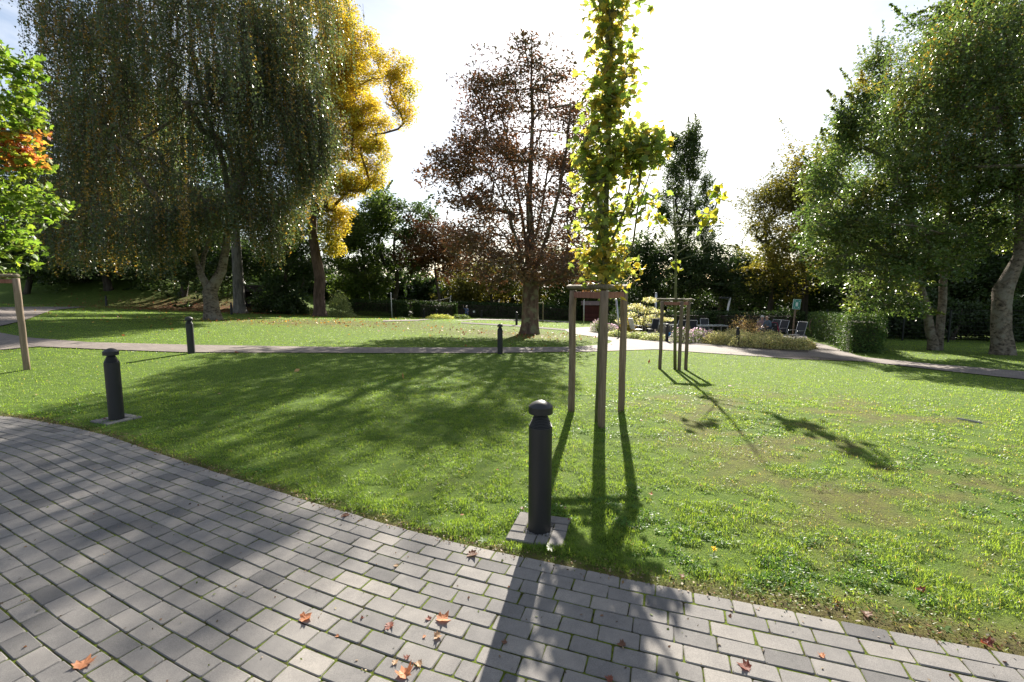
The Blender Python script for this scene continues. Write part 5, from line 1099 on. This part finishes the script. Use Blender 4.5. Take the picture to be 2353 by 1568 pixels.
# ------------------------------------------------------------------ benches, chairs, tables
def bench(label, p, rz, w=1.7):
    t = root('park_bench', p, label, 'bench', rz=rz)
    sm = MB().box((0, 0, 0), (w, .09, .035), bevel=.006).mesh('slat', M['dark_wood'])
    for k in range(4): o = mesh_part(t, 'slat', sm); o.location = (0, -.18 + .105 * k, .45)
    for k in range(3): o = mesh_part(t, 'slat', sm); o.location = (0, .24 + .035 * k, .56 + .14 * k); o.rotation_euler = (math.radians(78), 0, 0)
    for sx in (-1, 1):
        b = MB(); x = sx * (w / 2 - .18); b.tube([(x, -.2, 0), (x, -.2, .42), (x, .22, .42), (x, .36, .95)], [.022] * 4, 6); b.tube([(x, .2, 0), (x, .22, .42)], [.022] * 2, 6); b.tube([(x, -.2, .42), (x, -.22, .64), (x, .27, .66)], [.02] * 3, 6); b.build('side_frame', M['bollard'], t)
    return t
def make_chair(fabric, frame):
    t = root('garden_chair', (0, 0, 0), 'x', 'chair'); 
    MB().box((0, -.02, .43), (.46, .44, .018), bevel=.005).build('seat', fabric, t)
    an = math.radians(14); MB().box((0, .26 + .07, .75), (.46, .018, .62), rot=np.array([[1, 0, 0], [0, math.cos(an), math.sin(an)], [0, -math.sin(an), math.cos(an)]])).build('backrest', fabric, t)
    for sx in (-1, 1):
        x = sx * .255
        MB().tube([(x, -.26, 0), (x, -.23, .40), (x, -.24, .60), (x, -.20, .645), (x, .26, .655)], [.014] * 5, 7).build('front_leg', frame, t, True)
        MB().tube([(x, .36, 0), (x, .22, .42), (x, .26, .5), (x, .415, 1.07)], [.014] * 4, 7).build('rear_leg', frame, t, True)
    MB().tube([(-.255, .415, 1.07), (.255, .415, 1.07)], [.014] * 2, 7).build('top_rail', frame, t)
    return t
dk = make_chair(M['sling'], M['alu']); wh = make_chair(M['white_plastic'], M['alu']); used_ = {id(dk): False, id(wh): False}
def chair(src, p, rz, label, group=None):
    o = src if not used_[id(src)] else copy_tree(src); used_[id(src)] = True
    o.location = Vector([float(v) for v in p]); o.rotation_euler = (0, 0, rz); o['label'] = label
    if group: o['group'] = group
    return o
GC_ = 'dark sling garden chairs round the terrace'
def table(label, p, rz, w, d):
    t = root('garden_table', p, label, 'table', 'garden tables on the terrace', rz)
    MB().box((0, 0, .735), (w, d, .02), bevel=.004).build('tabletop', M['table_top'], t); fr = MB()
    for sx, sy, ww, dd in ((0, 1, w, .03), (0, -1, w, .03), (1, 0, .03, d - .06), (-1, 0, .03, d - .06)): fr.box((sx * (w / 2 - .015), sy * (d / 2 - .015), .70), (ww, dd, .045))
    fr.build('apron', M['alu'], t)
    for sx in (-1, 1):
        for sy in (-1, 1): MB().box((sx * (w / 2 - .03), sy * (d / 2 - .03), .34), (.045, .045, .68)).build('leg', M['alu'], t)
    return t
table('long pale-topped garden table standing free in front of the hedge', gp(1637, 27.0), .02, 1.75, .85)
table('pale-topped garden table ringed by chairs right of the steel pole', gp(1567, 27.6), .05, 1.6, .85)
table('pale-topped garden table just behind the thick steel pole', gp(1512, 28.2), .05, 1.3, .85)
chair(dk, gp(1629, 28.0), math.pi * 0 + .05, 'dark chair tucked behind the free-standing table', GC_)
chair(dk, gp(1562, 26.4), math.pi + .25, 'dark chair seen from behind at the middle table, left one', GC_); chair(dk, gp(1592, 26.5), math.pi - .2, 'dark chair seen from behind at the middle table, right one', GC_)
chair(dk, gp(1542, 28.8), -.5, 'dark chair at the far side of the middle table', GC_); chair(dk, gp(1500, 27.2), math.pi + .4, 'dark chair just left of the thick steel pole', GC_); chair(dk, gp(1522, 29.3), .1, 'dark chair behind the table at the thick steel pole', GC_)
chair(wh, gp(1466, 25.6), math.pi / 2 + .25, 'pale armchair beside the orange-tinted round shrub')
chair(dk, gp(1797, 25.4), -1.25, 'empty dark chair right behind the wheelchair', GC_); chair(dk, gp(1836, 22.6), -1.3, 'empty dark chair nearest the yew hedge by the path', GC_); chair(dk, gp(1779, 26.4), -1.2, 'dark chair half hidden behind the man in the wheelchair', GC_)
tag(MB().box(gp(1545, 26.8) + np.array([0, 0, .14]), (.5, .35, .28), bevel=.03).build('plastic_crate', M['blue_plastic']), 'bright blue plastic crate under the middle garden table', 'crate')
tag(MB().box(T(1757, 783) + np.array([0, 0, .45]), (.07, .07, .9), bevel=.01).build('wooden_post', M['stake']), 'short pale wooden post in front of the wheelchair', 'post')
c = gp(1873, 26.2); aa = np.linspace(2.0, 5.0, 14); hp = A(1869, 751, 27.35)
tag(MB().tube([hp + np.array([.42 * math.cos(a_) * (1 if a_ < 3.9 else 1.1) + .2, .03 * math.sin(a_ * 3), .62 * math.sin(a_)]) for a_ in aa], [.03] * 14, 6).build('bent_cane', M['stake']), 'curved pale cane leaning against the yew hedge', 'cane')
bench_p = gp(1063, 52); bench('dark park bench with the waving person, in shade by the back path', bench_p, 0.0, 2.6)
bench('dark bench in the niche between the clipped hedges', gp(960, 49.6), 0.0, 2.2); bench('dark bench standing in the open shelter', gp(585, 42.6), .1, 1.6)
chair(dk, gp(609, 41.2), .3, 'lone chair with pale legs in front of the open shelter', GC_)
p = gp(936, 47.5); t_ = MB().ball(p + np.array([0, 0, .18]), (.62, .42, .34), 12, 7); Vv = t_.V[0]; Vv += .05 * np.sin(Vv * 9 + 1); tag(t_.build('boulder', M['stone'], None, True), 'grey boulder lying in the gap between the two clipped hedges', 'boulder')

# ------------------------------------------------------------------ people
def body(name, J, E, mats, fmat, parent):
    """one continuous skinned figure. J: joint -> (x,y,z,r); E: bone list; fmat: joint -> material index"""
    ks = list(J); me = bpy.data.meshes.new(name); me.from_pydata([J[k][:3] for k in ks], [(ks.index(a), ks.index(b)) for a, b in E], [])
    o = bpy.data.objects.new(name, me); C.objects.link(o); mo = o.modifiers.new('s', 'SKIN'); mo.use_smooth_shade = True
    sv = me.skin_vertices[0].data
    for i, k in enumerate(ks): r = J[k][3]; sv[i].radius = (r, J[k][4] if len(J[k]) > 4 else r)
    sv[ks.index('pelvis')].use_root = True
    su = o.modifiers.new('u', 'SUBSURF'); su.levels = 2; su.render_levels = 2
    dg = bpy.context.evaluated_depsgraph_get(); m2 = bpy.data.meshes.new_from_object(o.evaluated_get(dg)); bpy.data.objects.remove(o)
    m2.materials.clear(); [m2.materials.append(m) for m in mats]
    cen = np.zeros(len(m2.polygons) * 3); m2.polygons.foreach_get('center', cen); cen = cen.reshape(-1, 3)
    best = np.full(len(cen), 9e9); mi = np.zeros(len(cen), np.int32)
    for a, b in E:
        A_, B_ = np.array(J[a][:3]), np.array(J[b][:3]); u = np.clip(((cen - A_) @ (B_ - A_)) / ((B_ - A_) @ (B_ - A_) + 1e-9), 0, 1); d = np.linalg.norm(cen - A_ - u[:, None] * (B_ - A_), axis=1) / (J[a][3] * (1 - u) + J[b][3] * u)
        m_ = d < best; best[m_] = d[m_]; mi[m_] = np.where(u < .5, fmat[a], fmat[b])[m_]
    m2.polygons.foreach_set('material_index', mi); m2.polygons.foreach_set('use_smooth', np.ones(len(cen), bool)); m2.name = name
    return mesh_part(parent, name, m2)
def seated(label, p, rz, mats, hair, arm='rest', lean=.05, bald=False, turn=0.0, seat=.50):
    """figure on a seat facing local -Y; materials: 0 top, 1 trousers, 2 shoe, 3 skin"""
    t = root('person', p, label, 'person', rz=rz); s = seat; J, E, fm = {}, [], {}
    def j(k, x, y, z, r, m, r2=None, to=None):
        J[k] = (x, y, z, r) if r2 is None else (x, y, z, r, r2); fm[k] = m
        if to: E.append((to, k))
    j('pelvis', 0, .02, s + .10, .15, 1, .13); j('waist', 0, .03 - lean * .3, s + .26, .135, 0, .11, 'pelvis'); j('chest', 0, .02 - lean, s + .43, .155, 0, .115, 'waist'); j('neck0', 0, .01 - lean * 1.2, s + .555, .075, 0, None, 'chest'); j('neck', 0, -.01 - lean * 1.3, s + .62, .052, 3, None, 'neck0')
    hx = .03 * math.sin(turn); j('jaw', hx * .6, -.045 - lean * 1.3, s + .675, .062, 3, None, 'neck'); j('head', hx * .6, -.015 - lean * 1.3, s + .765, .088, 3, .095, 'jaw'); j('nose', .115 * math.sin(turn) + hx * .5, -.02 - lean * 1.3 - .105 * math.cos(turn), s + .73, .016, 3, None, 'head')
    for sx, q in ((-1, 'l'), (1, 'r')):
        j('sh' + q, sx * .17, .02 - lean, s + .50, .062, 0, None, 'chest')
        if arm == 'wave' and sx < 0:
            j('el' + q, sx * .30, -.02, s + .56, .046, 0, None, 'sh' + q); j('wr' + q, sx * .34, -.10, s + .80, .031, 3, None, 'el' + q); j('ha' + q, sx * .345, -.115, s + .86, .032, 3, .018, 'wr' + q); hb, hd = 'ha' + q, (-.03 * sx, -.01, 1)
        else:
            j('el' + q, sx * .235, -.01 - lean, s + .27, .047, 0, None, 'sh' + q); j('wr' + q, sx * .14, -.24 - lean, s + .20, .032, 3 if sx > 0 else 3, None, 'el' + q); j('ha' + q, sx * .10, -.30 - lean, s + .185, .031, 3, .018, 'wr' + q); hb, hd = 'ha' + q, (-.3 * sx, -1, -.25)
        d = np.array(hd) / np.linalg.norm(hd); side = np.cross(d, (0, .2, 1) if abs(d[2]) < .8 else (0, 1, 0)); side /= np.linalg.norm(side); h0_ = np.array(J[hb][:3])
        for k, (o2, L_) in enumerate(((-.027, .062), (-.009, .072), (.009, .070), (.026, .056))):
            b1 = h0_ + d * .02 + side * o2; b2_ = b1 + d * L_ * .6; b3 = b2_ + d * L_ * .4 + np.array([0, 0, -.012])
            j(f'f{q}{k}a', *b2_, .0085, 3, None, hb); j(f'f{q}{k}b', *b3, .007, 3, None, f'f{q}{k}a')
        b2_ = h0_ + side * sx * -.035 + d * .015; j(f't{q}', *b2_, .010, 3, None, hb); j(f't{q}b', *(b2_ + d * .03), .008, 3, None, f't{q}')
        j('hip' + q, sx * .095, -.02, s + .08, .095, 1, None, 'pelvis'); j('kn' + q, sx * .12, -.44, s + .06, .066, 1, None, 'hip' + q); j('an' + q, sx * .11, -.47, .09, .043, 1, None, 'kn' + q); j('to' + q, sx * .12, -.60, .04, .038, 2, None, 'an' + q)
    body('body', J, E, mats, fm, t)
    hc = np.array([J['head'][0], J['head'][1], J['head'][2]])
    if hair:
        b = MB().ball(hc + np.array([-.01 * math.sin(turn), .018, .012]), (.098, .105, .100), 12, 8); V = b.V[0]; fr_ = (V[:, 1] < hc[1] - .03) & (V[:, 2] < hc[2] + .05); V[fr_, 1] = hc[1] - .03; b.build('hair', M[hair], t, True)
    if bald:
        b = MB().tube([hc + np.array([.092 * math.cos(a), .0 + .098 * math.sin(a), -.035]) for a in np.linspace(-.1, math.pi + .1, 10)], [.022] * 10, 6); b.build('hair', M['hair_white'], t, True)
    for sx in (-1, 1):
        e = hc + np.array([.085 * math.sin(turn + sx * .36), -.088 * math.cos(turn + sx * .36), -.008]); MB().ball(e, .010, 6, 4).build('eye', M['eye'], t, True)
        e = hc + np.array([.092 * math.sin(turn + sx * 1.6), -.092 * math.cos(turn + sx * 1.6) + .005, -.02]); MB().ball(e, (.014, .022, .032), 6, 4).build('ear', M['skin'], t, True)
    m_ = hc + np.array([.088 * math.sin(turn), -.092 * math.cos(turn), -.075]); MB().ball(m_, (.022, .008, .007), 6, 4).build('mouth', M['strap'], t, True)
    return t
seated('elderly person in blue waving with a raised arm from the shaded bench', bench_p + np.array([.42, -.12, 0]), 0.15, [M['navy_cloth'], M['navy_cloth'], M['shoe_white'], M['skin']], 'hair_white', 'wave', .04, seat=.46)
wp = gp(1772, 25.6); wr_ = -1.25
seated('bald man in a grey-blue jumper sitting in the wheelchair', wp, wr_, [M['blue_cloth'], M['dark_cloth'], M['black'], M['skin']], None, 'rest', .10, True, -.3, seat=.50)
op = gp(1756, 26.9); seated('white-haired person in a checked mauve blouse sitting beside the wheelchair', op, -0.55, [M['plaid'], M['dark_cloth'], M['black'], M['skin']], 'hair_white', 'rest', .05, False, .25, seat=.45)
chair(dk, op + np.array([.02, .05, 0]), -0.55, 'dark chair under the white-haired person', GC_)
# wheelchair
t = root('wheelchair', wp, 'wheelchair with big spoked wheels carrying the man in grey-blue', 'wheelchair', rz=wr_)
def ringp(c, R, n=28): return [np.array(c) + np.array([0, R * math.cos(a), R * math.sin(a)]) for a in np.linspace(0, 2 * math.pi, n)]
for sx in (-1, 1):
    wl = MB().tube(ringp((sx * .29, .12, .30), .29), [.016] * 28, 6, cap=False).build('wheel', M['black'], t, True)
    MB().tube(ringp((sx * .31, .12, .30), .255), [.012] * 28, 6, cap=False).build('hand_rim', M['white_metal'], wl, True); sp_ = MB()
    for k in range(14): a = k / 14 * 2 * math.pi; sp_.tube([(sx * .29, .12, .30), (sx * .29, .12 + .28 * math.cos(a), .30 + .28 * math.sin(a))], [.003] * 2, 3, cap=False)
    sp_.tube([(sx * .26, .12, .30), (sx * .32, .12, .30)], [.03] * 2, 8); sp_.build('spokes', M['alu'], wl)
    MB().tube(ringp((sx * .22, -.42, .08), .07, 16), [.016] * 16, 6, cap=False).build('caster', M['black'], t, True)
    MB().tube([(sx * .24, .27, .48), (sx * .24, .30, .98), (sx * .24, .42, 1.0)], [.014] * 3, 6).build('push_handle', M['black'], t, True)
    MB().tube([(sx * .25, .28, .70), (sx * .25, -.2, .70), (sx * .24, -.28, .5), (sx * .2, -.46, .14), (sx * .14, -.56, .1)], [.013] * 5, 6).build('side_frame', M['black'], t, True)
MB().box((0, 0, .485), (.46, .46, .03), bevel=.008).build('seat', M['sling'], t); MB().box((0, .28, .72), (.46, .03, .44), bevel=.008).build('backrest', M['sling'], t)
# jacket hung over the handles
b = MB(); uu, vv = np.meshgrid(np.linspace(-1, 1, 13), np.linspace(0, 1, 9)); rr = np.random.default_rng(9); X = uu * (.20 + .10 * vv); Yj = .35 + .05 * np.sin(uu * 7 + vv * 2) * (.3 + vv) + .10 * vv; Zj = .95 - .52 * vv - .06 * np.abs(uu) * vv
Vj = np.stack([X.ravel(), Yj.ravel(), Zj.ravel()], -1); ij = (np.arange(8)[:, None] * 13 + np.arange(12)[None, :]).ravel(); V2 = np.vstack([Vj, Vj + np.array([0, .02, 0])]); Qj = np.stack([ij, ij + 1, ij + 14, ij + 13], -1)
b.add(V2, np.vstack([Qj, Qj[:, ::-1] + 117])); o = b.build('jacket', M['pink_cloth'], None, True); o.location = Vector([float(v) for v in wp]); o.rotation_euler = (0, 0, wr_); tag(o, 'raspberry pink jacket hung over the back of the wheelchair', 'jacket')
# walking frame by the bench
rp_ = bench_p + np.array([1.25, -.55, 0]); t = root('walking_frame', rp_, 'dark wheeled walking frame parked beside the waving person', 'walking frame', rz=.5)
for sx in (-1, 1):
    MB().tube([(sx * .27, -.32, .1), (sx * .26, -.05, .55), (sx * .25, .12, .88), (sx * .25, .32, .93)], [.016] * 4, 6).build('side_frame', M['black'], t, True); MB().tube([(sx * .26, -.05, .55), (sx * .27, .3, .1)], [.015] * 2, 6).build('rear_leg', M['black'], t, True)
    for y in (-.32, .3): MB().tube(ringp((sx * .27, y, .1), .085, 16), [.02] * 16, 6, cap=False).build('wheel', M['black'], t, True)
MB().box((0, -.02, .56), (.48, .2, .03), bevel=.008).build('seat', M['sling'], t); MB().box((0, -.12, .68), (.2, .02, .2)).build('label_plate', M['white_plastic'], t)

# ------------------------------------------------------------------ fallen leaves
def curled(seed, curl):
    r = np.random.default_rng(seed); o = maple_outline(seed); V, Tr = leaf_shape(o, 0, seed); rad = np.linalg.norm(V[:, :2], axis=1)
    V[:, 2] = curl * rad ** 2 * (1.2 + np.sin(np.arctan2(V[:, 1], V[:, 0]) * 2 + seed)) + .05 * r.standard_normal(len(V)) * rad
    mid = V[1:] * np.array([.55, .55, .35]); k = len(o); V3 = np.vstack([V, mid]); q = np.arange(k); nx_ = (q + 1) % k
    st = MB(); 
    return V3, np.vstack([np.stack([np.zeros(k, int), q + k + 1, nx_ + k + 1], -1)]), np.stack([q + k + 1, q + 1, nx_ + 1, nx_ + k + 1], -1)
LC = {'orange': (.42, .18, .085), 'red': (.17, .055, .035), 'brown': (.15, .075, .045), 'tan': (.36, .24, .14), 'yellow': (.5, .36, .05)}
def fallen(px, py, size, colour, label, on_stone, k):
    p = T(px, py) if not on_stone else np.append(T(px, py)[:2], 0.0); r = np.random.default_rng(900 + k)
    V, Tr, Q = curled(900 + k, .35 + .5 * r.random()); V = V * size * (0.72 if on_stone else 0.45); V[:, 2] -= V[:, 2].min(); V[:, 2] += .002 if on_stone else (-.008 if bareness(p[0], p[1]) > .4 else .008)
    a = r.uniform(0, 6.28); c_, s2 = math.cos(a), math.sin(a); V[:, :2] = np.stack([V[:, 0] * c_ - V[:, 1] * s2, V[:, 0] * s2 + V[:, 1] * c_], -1)
    col = np.clip(np.array(LC[colour]) * (1 + .18 * r.standard_normal((len(V), 1))), .01, .9)
    o = part(None, 'fallen_leaf', V, [Tr, Q], M['dry_leaf'], False, col); o.location = Vector([float(v) for v in p]); tag(o, label, 'leaf', 'fallen leaves lying singly on paving and lawn')
FL = [(193, 1527, .125, 'orange', 'large pale orange curled leaf alone on the paving, lower left', 1), (703, 1423, .105, 'orange', 'orange curled leaf on the paving, left of the others', 1), (1018, 1425, .12, 'orange', 'tall crumpled orange-red leaf on the paving with red tips', 1),
      (895, 1440, .085, 'red', 'dark red crumpled leaf on the paving left of the tall orange one', 1), (1085, 1276, .115, 'brown', 'crumpled brown leaf on a stone just in front of the turf edge', 1), (1005, 1465, .07, 'tan', 'flat pale tan leaf on the paving below the tall orange one', 1),
      (928, 1550, .12, 'orange', 'orange leaf at the very bottom of the paving', 1), (935, 1512, .045, 'red', 'tiny red leaf above the bottom orange leaf', 1), (908, 1524, .05, 'tan', 'small tan leaf left above the bottom orange leaf', 1), (962, 1527, .06, 'tan', 'small tan leaf right above the bottom orange leaf', 1), (975, 1464, .03, 'orange', 'little orange scrap between the tan leaf and the red leaf', 1),
      (1160, 1478, .045, 'brown', 'small brown leaf at the edge of the bollard shadow', 1), (1430, 1484, .07, 'brown', 'brown leaf in the shade on the paving below the right turf edge', 1), (1712, 1534, .095, 'red', 'red-brown leaf on the shaded paving, lower right', 1), (1888, 1508, .05, 'orange', 'small orange leaf on the sunlit stones at the right', 1), (1400, 1562, .06, 'red', 'small red leaf at the bottom edge inside the tree shadow', 1),
      (793, 1186, .10, 'brown', 'dark brown leaf on the outermost stone course', 1), (910, 1301, .05, 'tan', 'small tan leaf in the middle of the paving', 1), (985, 1423, .05, 'red', 'small red leaf left of the tall orange one', 1), (832, 1421, .03, 'red', 'red scrap between two orange leaves on the paving', 1), (775, 1463, .03, 'orange', 'orange scrap on a stone below the left orange leaf', 1),
      (1143, 1082, .075, 'orange', 'orange leaf on the grass up-left of the nearest bollard', 0), (1062, 1186, .075, 'orange', 'orange-brown leaf on the grass left of the stone collar', 0), (1495, 1138, .095, 'orange', 'bright orange leaf on the grass right of the guard shadow', 0), (2115, 1361, .13, 'red', 'large red-brown leaf near the turf edge at the right', 0), (2268, 1478, .15, 'red', 'large dark red leaf on the bare soil at far right', 0),
      (1200, 1171, .10, 'brown', 'brown leaf touching the back of the stone collar', 0), (1308, 1196, .06, 'red', 'small red leaf at the right corner of the stone collar', 0), (1298, 1170, .07, 'red', 'red leaf behind the right corner of the stone collar', 0), (1712, 1152, .07, 'red', 'red-brown leaf on the grass in the middle right', 0), (1567, 1326, .085, 'brown', 'brown leaf on the bare soil strip beside the paving', 0), (1990, 1408, .14, 'brown', 'crumpled brown leaf on the soil strip at the right', 0),
      (1760, 1017, .09, 'red', 'red leaf on the lawn beyond the thin patches', 0), (690, 981, .10, 'brown', 'brown leaf in the lawn shade left of centre', 0), (1474, 968, .10, 'orange', 'orange leaf on the lawn right behind the nearest guard', 0), (505, 906, .13, 'tan', 'tan leaf on the shaded lawn below the third bollard', 0), (240, 964, .10, 'red', 'red leaf at the turf edge by the left bollard', 0), (85, 909, .12, 'tan', 'pale leaf on the lawn at the left edge', 0), (1923, 1380, .10, 'brown', 'dark brown leaf near the paving left of the crumpled one', 0), (1610, 1118, .07, 'tan', 'tan leaf on the lawn right of the bright orange one', 0)]
for k, (px, py, s_, c_, lab, st_) in enumerate(FL): fallen(px, py, s_, c_, lab, bool(st_), k)
# scattered beyond counting
N = 60000; x = rng.uniform(-45, 14, N); y = rng.uniform(8, 47, N); la = litter_amount(x, y); ok = rng.random(N) < np.clip(la * .6, 0, 1) + 0.008 * ((y > 14) & (x < 2)) + .002
for h in (PATH_MAIN, TERRACE, BED): idx = np.flatnonzero(ok); inn = inside(np.stack([x[idx], y[idx]], -1), h); ok[idx[inn & (rng.random(len(idx)) < .8)]] = False
x, y = x[ok], y[ok]; Cn = np.stack([x, y, Z(x, y) + .045 + .02 * rng.random(len(x))], -1)
V, Q = kite_leaves(Cn, .11, rng, 0, 1.6, .7)
LIT = pal(((.30, .13, .05), 3), ((.22, .08, .03), 3), ((.42, .28, .10), 2), ((.16, .06, .03), 2)); cl_ = pick(LIT, len(x), rng); ye_ = (x < -4) & (rng.random(len(x)) < .55); cl_[ye_] = np.array([.46, .30, .06]) * rng.uniform(.6, 1.2, (ye_.sum(), 1))
ye_ = (x < -18) & (y > 34); cl_[ye_] = np.array([.20, .06, .035]) * rng.uniform(.5, 1.3, (ye_.sum(), 1))
o = part(None, 'leaf_litter', V, [Q], M['dry_leaf'], False, np.repeat(cl_, 4, 0)); tag(o, 'brown and yellow fallen leaves strewn under the trees', 'leaves', kind='stuff')

# weeds along the paving edge
def rosette(px, py, n, size, label, name='weed_rosette', colp=GREEN, flower=None):
    p = T(px, py); r = np.random.default_rng(int(px)); t = root(name, p, label, 'weed'); size = size * 0.5; V, F_, Cc, nn = [], [], [], 0
    for k in range(n):
        a = k * 2.4 + r.uniform(-.3, .3); L_ = size * r.uniform(.6, 1.1); w = L_ * .16; d = np.array([math.cos(a), math.sin(a), 0]); s = np.array([-d[1], d[0], 0]); h = r.uniform(.25, .7)
        pts = [np.zeros(3), d * L_ * .45 + s * w + np.array([0, 0, L_ * .28 * h]), d * L_ + np.array([0, 0, L_ * .18 * h]), d * L_ * .45 - s * w + np.array([0, 0, L_ * .28 * h])]; V += [p + q for q in pts]; F_.append((nn, nn + 1, nn + 2, nn + 3)); nn += 4
    V = np.array(V); V[:, 2] += .012; part(t, 'leaves', V, [np.array(F_)], M['grass'], True, np.repeat(pick(pal(((.05, .11, .02), 1), ((.07, .135, .025), 1)), n, r), 4, 0))
    if flower:
        fh = p + np.array([0, 0, .07]); MB().tube([p, fh], [.003, .003], 5).build('stem', M['bark_young'], t, True, world=True); V, Q = kite_leaves(fh + .008 * r.standard_normal((26, 3)), .011, r, 0, 1); part(t, 'flower', V, [Q], M['leaf'], False, np.tile(np.array([[.75, .5, .02]]), (104, 1)))
for q in [(1262, 1262, 13, .11, 'leafy green weed at the turf edge right below the stone collar'), (1110, 1246, 9, .08, 'broad-leaved weed leaning over the stones left of the collar'), (990, 1208, 10, .08, 'weed in the bare strip left of the nearest bollard'), (2172, 1452, 9, .09, 'grey-green rosette on the bare soil at the far right'), (560, 1095, 10, .09, 'low weed at the paving edge, left of centre')]: rosette(*q)
rosette(1640, 1284, 8, .09, 'dandelion with one yellow flower in the turf near the paving', 'dandelion', flower=True)

# crumbs of soil, moss and dry leaf along the turf edge and in the joints
r = np.random.default_rng(404); N = 4200; x = r.uniform(-7.5, 4.0, N); d_ = r.normal(0.055, 0.055, N) + 0.10 * sstep(0.3, 2.0, x) * r.random(N); y = edge_y(x) + d_
x2 = r.uniform(-4, 3, 700); y2 = r.uniform(1.2, 4.2, 700); k2 = y2 < edge_y(x2); x = np.r_[x, x2[k2]]; y = np.r_[y, y2[k2]]
zz = np.where(y < edge_y(x), 0.0035, Z(x, y) - 0.006); Cn = np.stack([x, y, zz], -1)
V, Q = kite_leaves(Cn, .012 + .012 * r.random(len(x)) ** 3, r, 0, 1.3, .6)
cl_ = pick(pal(((.16, .10, .055), 3), ((.07, .05, .03), 3), ((.30, .24, .15), 1.5), ((.09, .12, .02), 2.5)), len(x), r)
o = part(None, 'debris', V, [Q], M['dry_leaf'], False, np.repeat(cl_, 4, 0)); tag(o, 'crumbs of soil, moss and dry leaf along the edge of the paving', 'debris', kind='stuff')
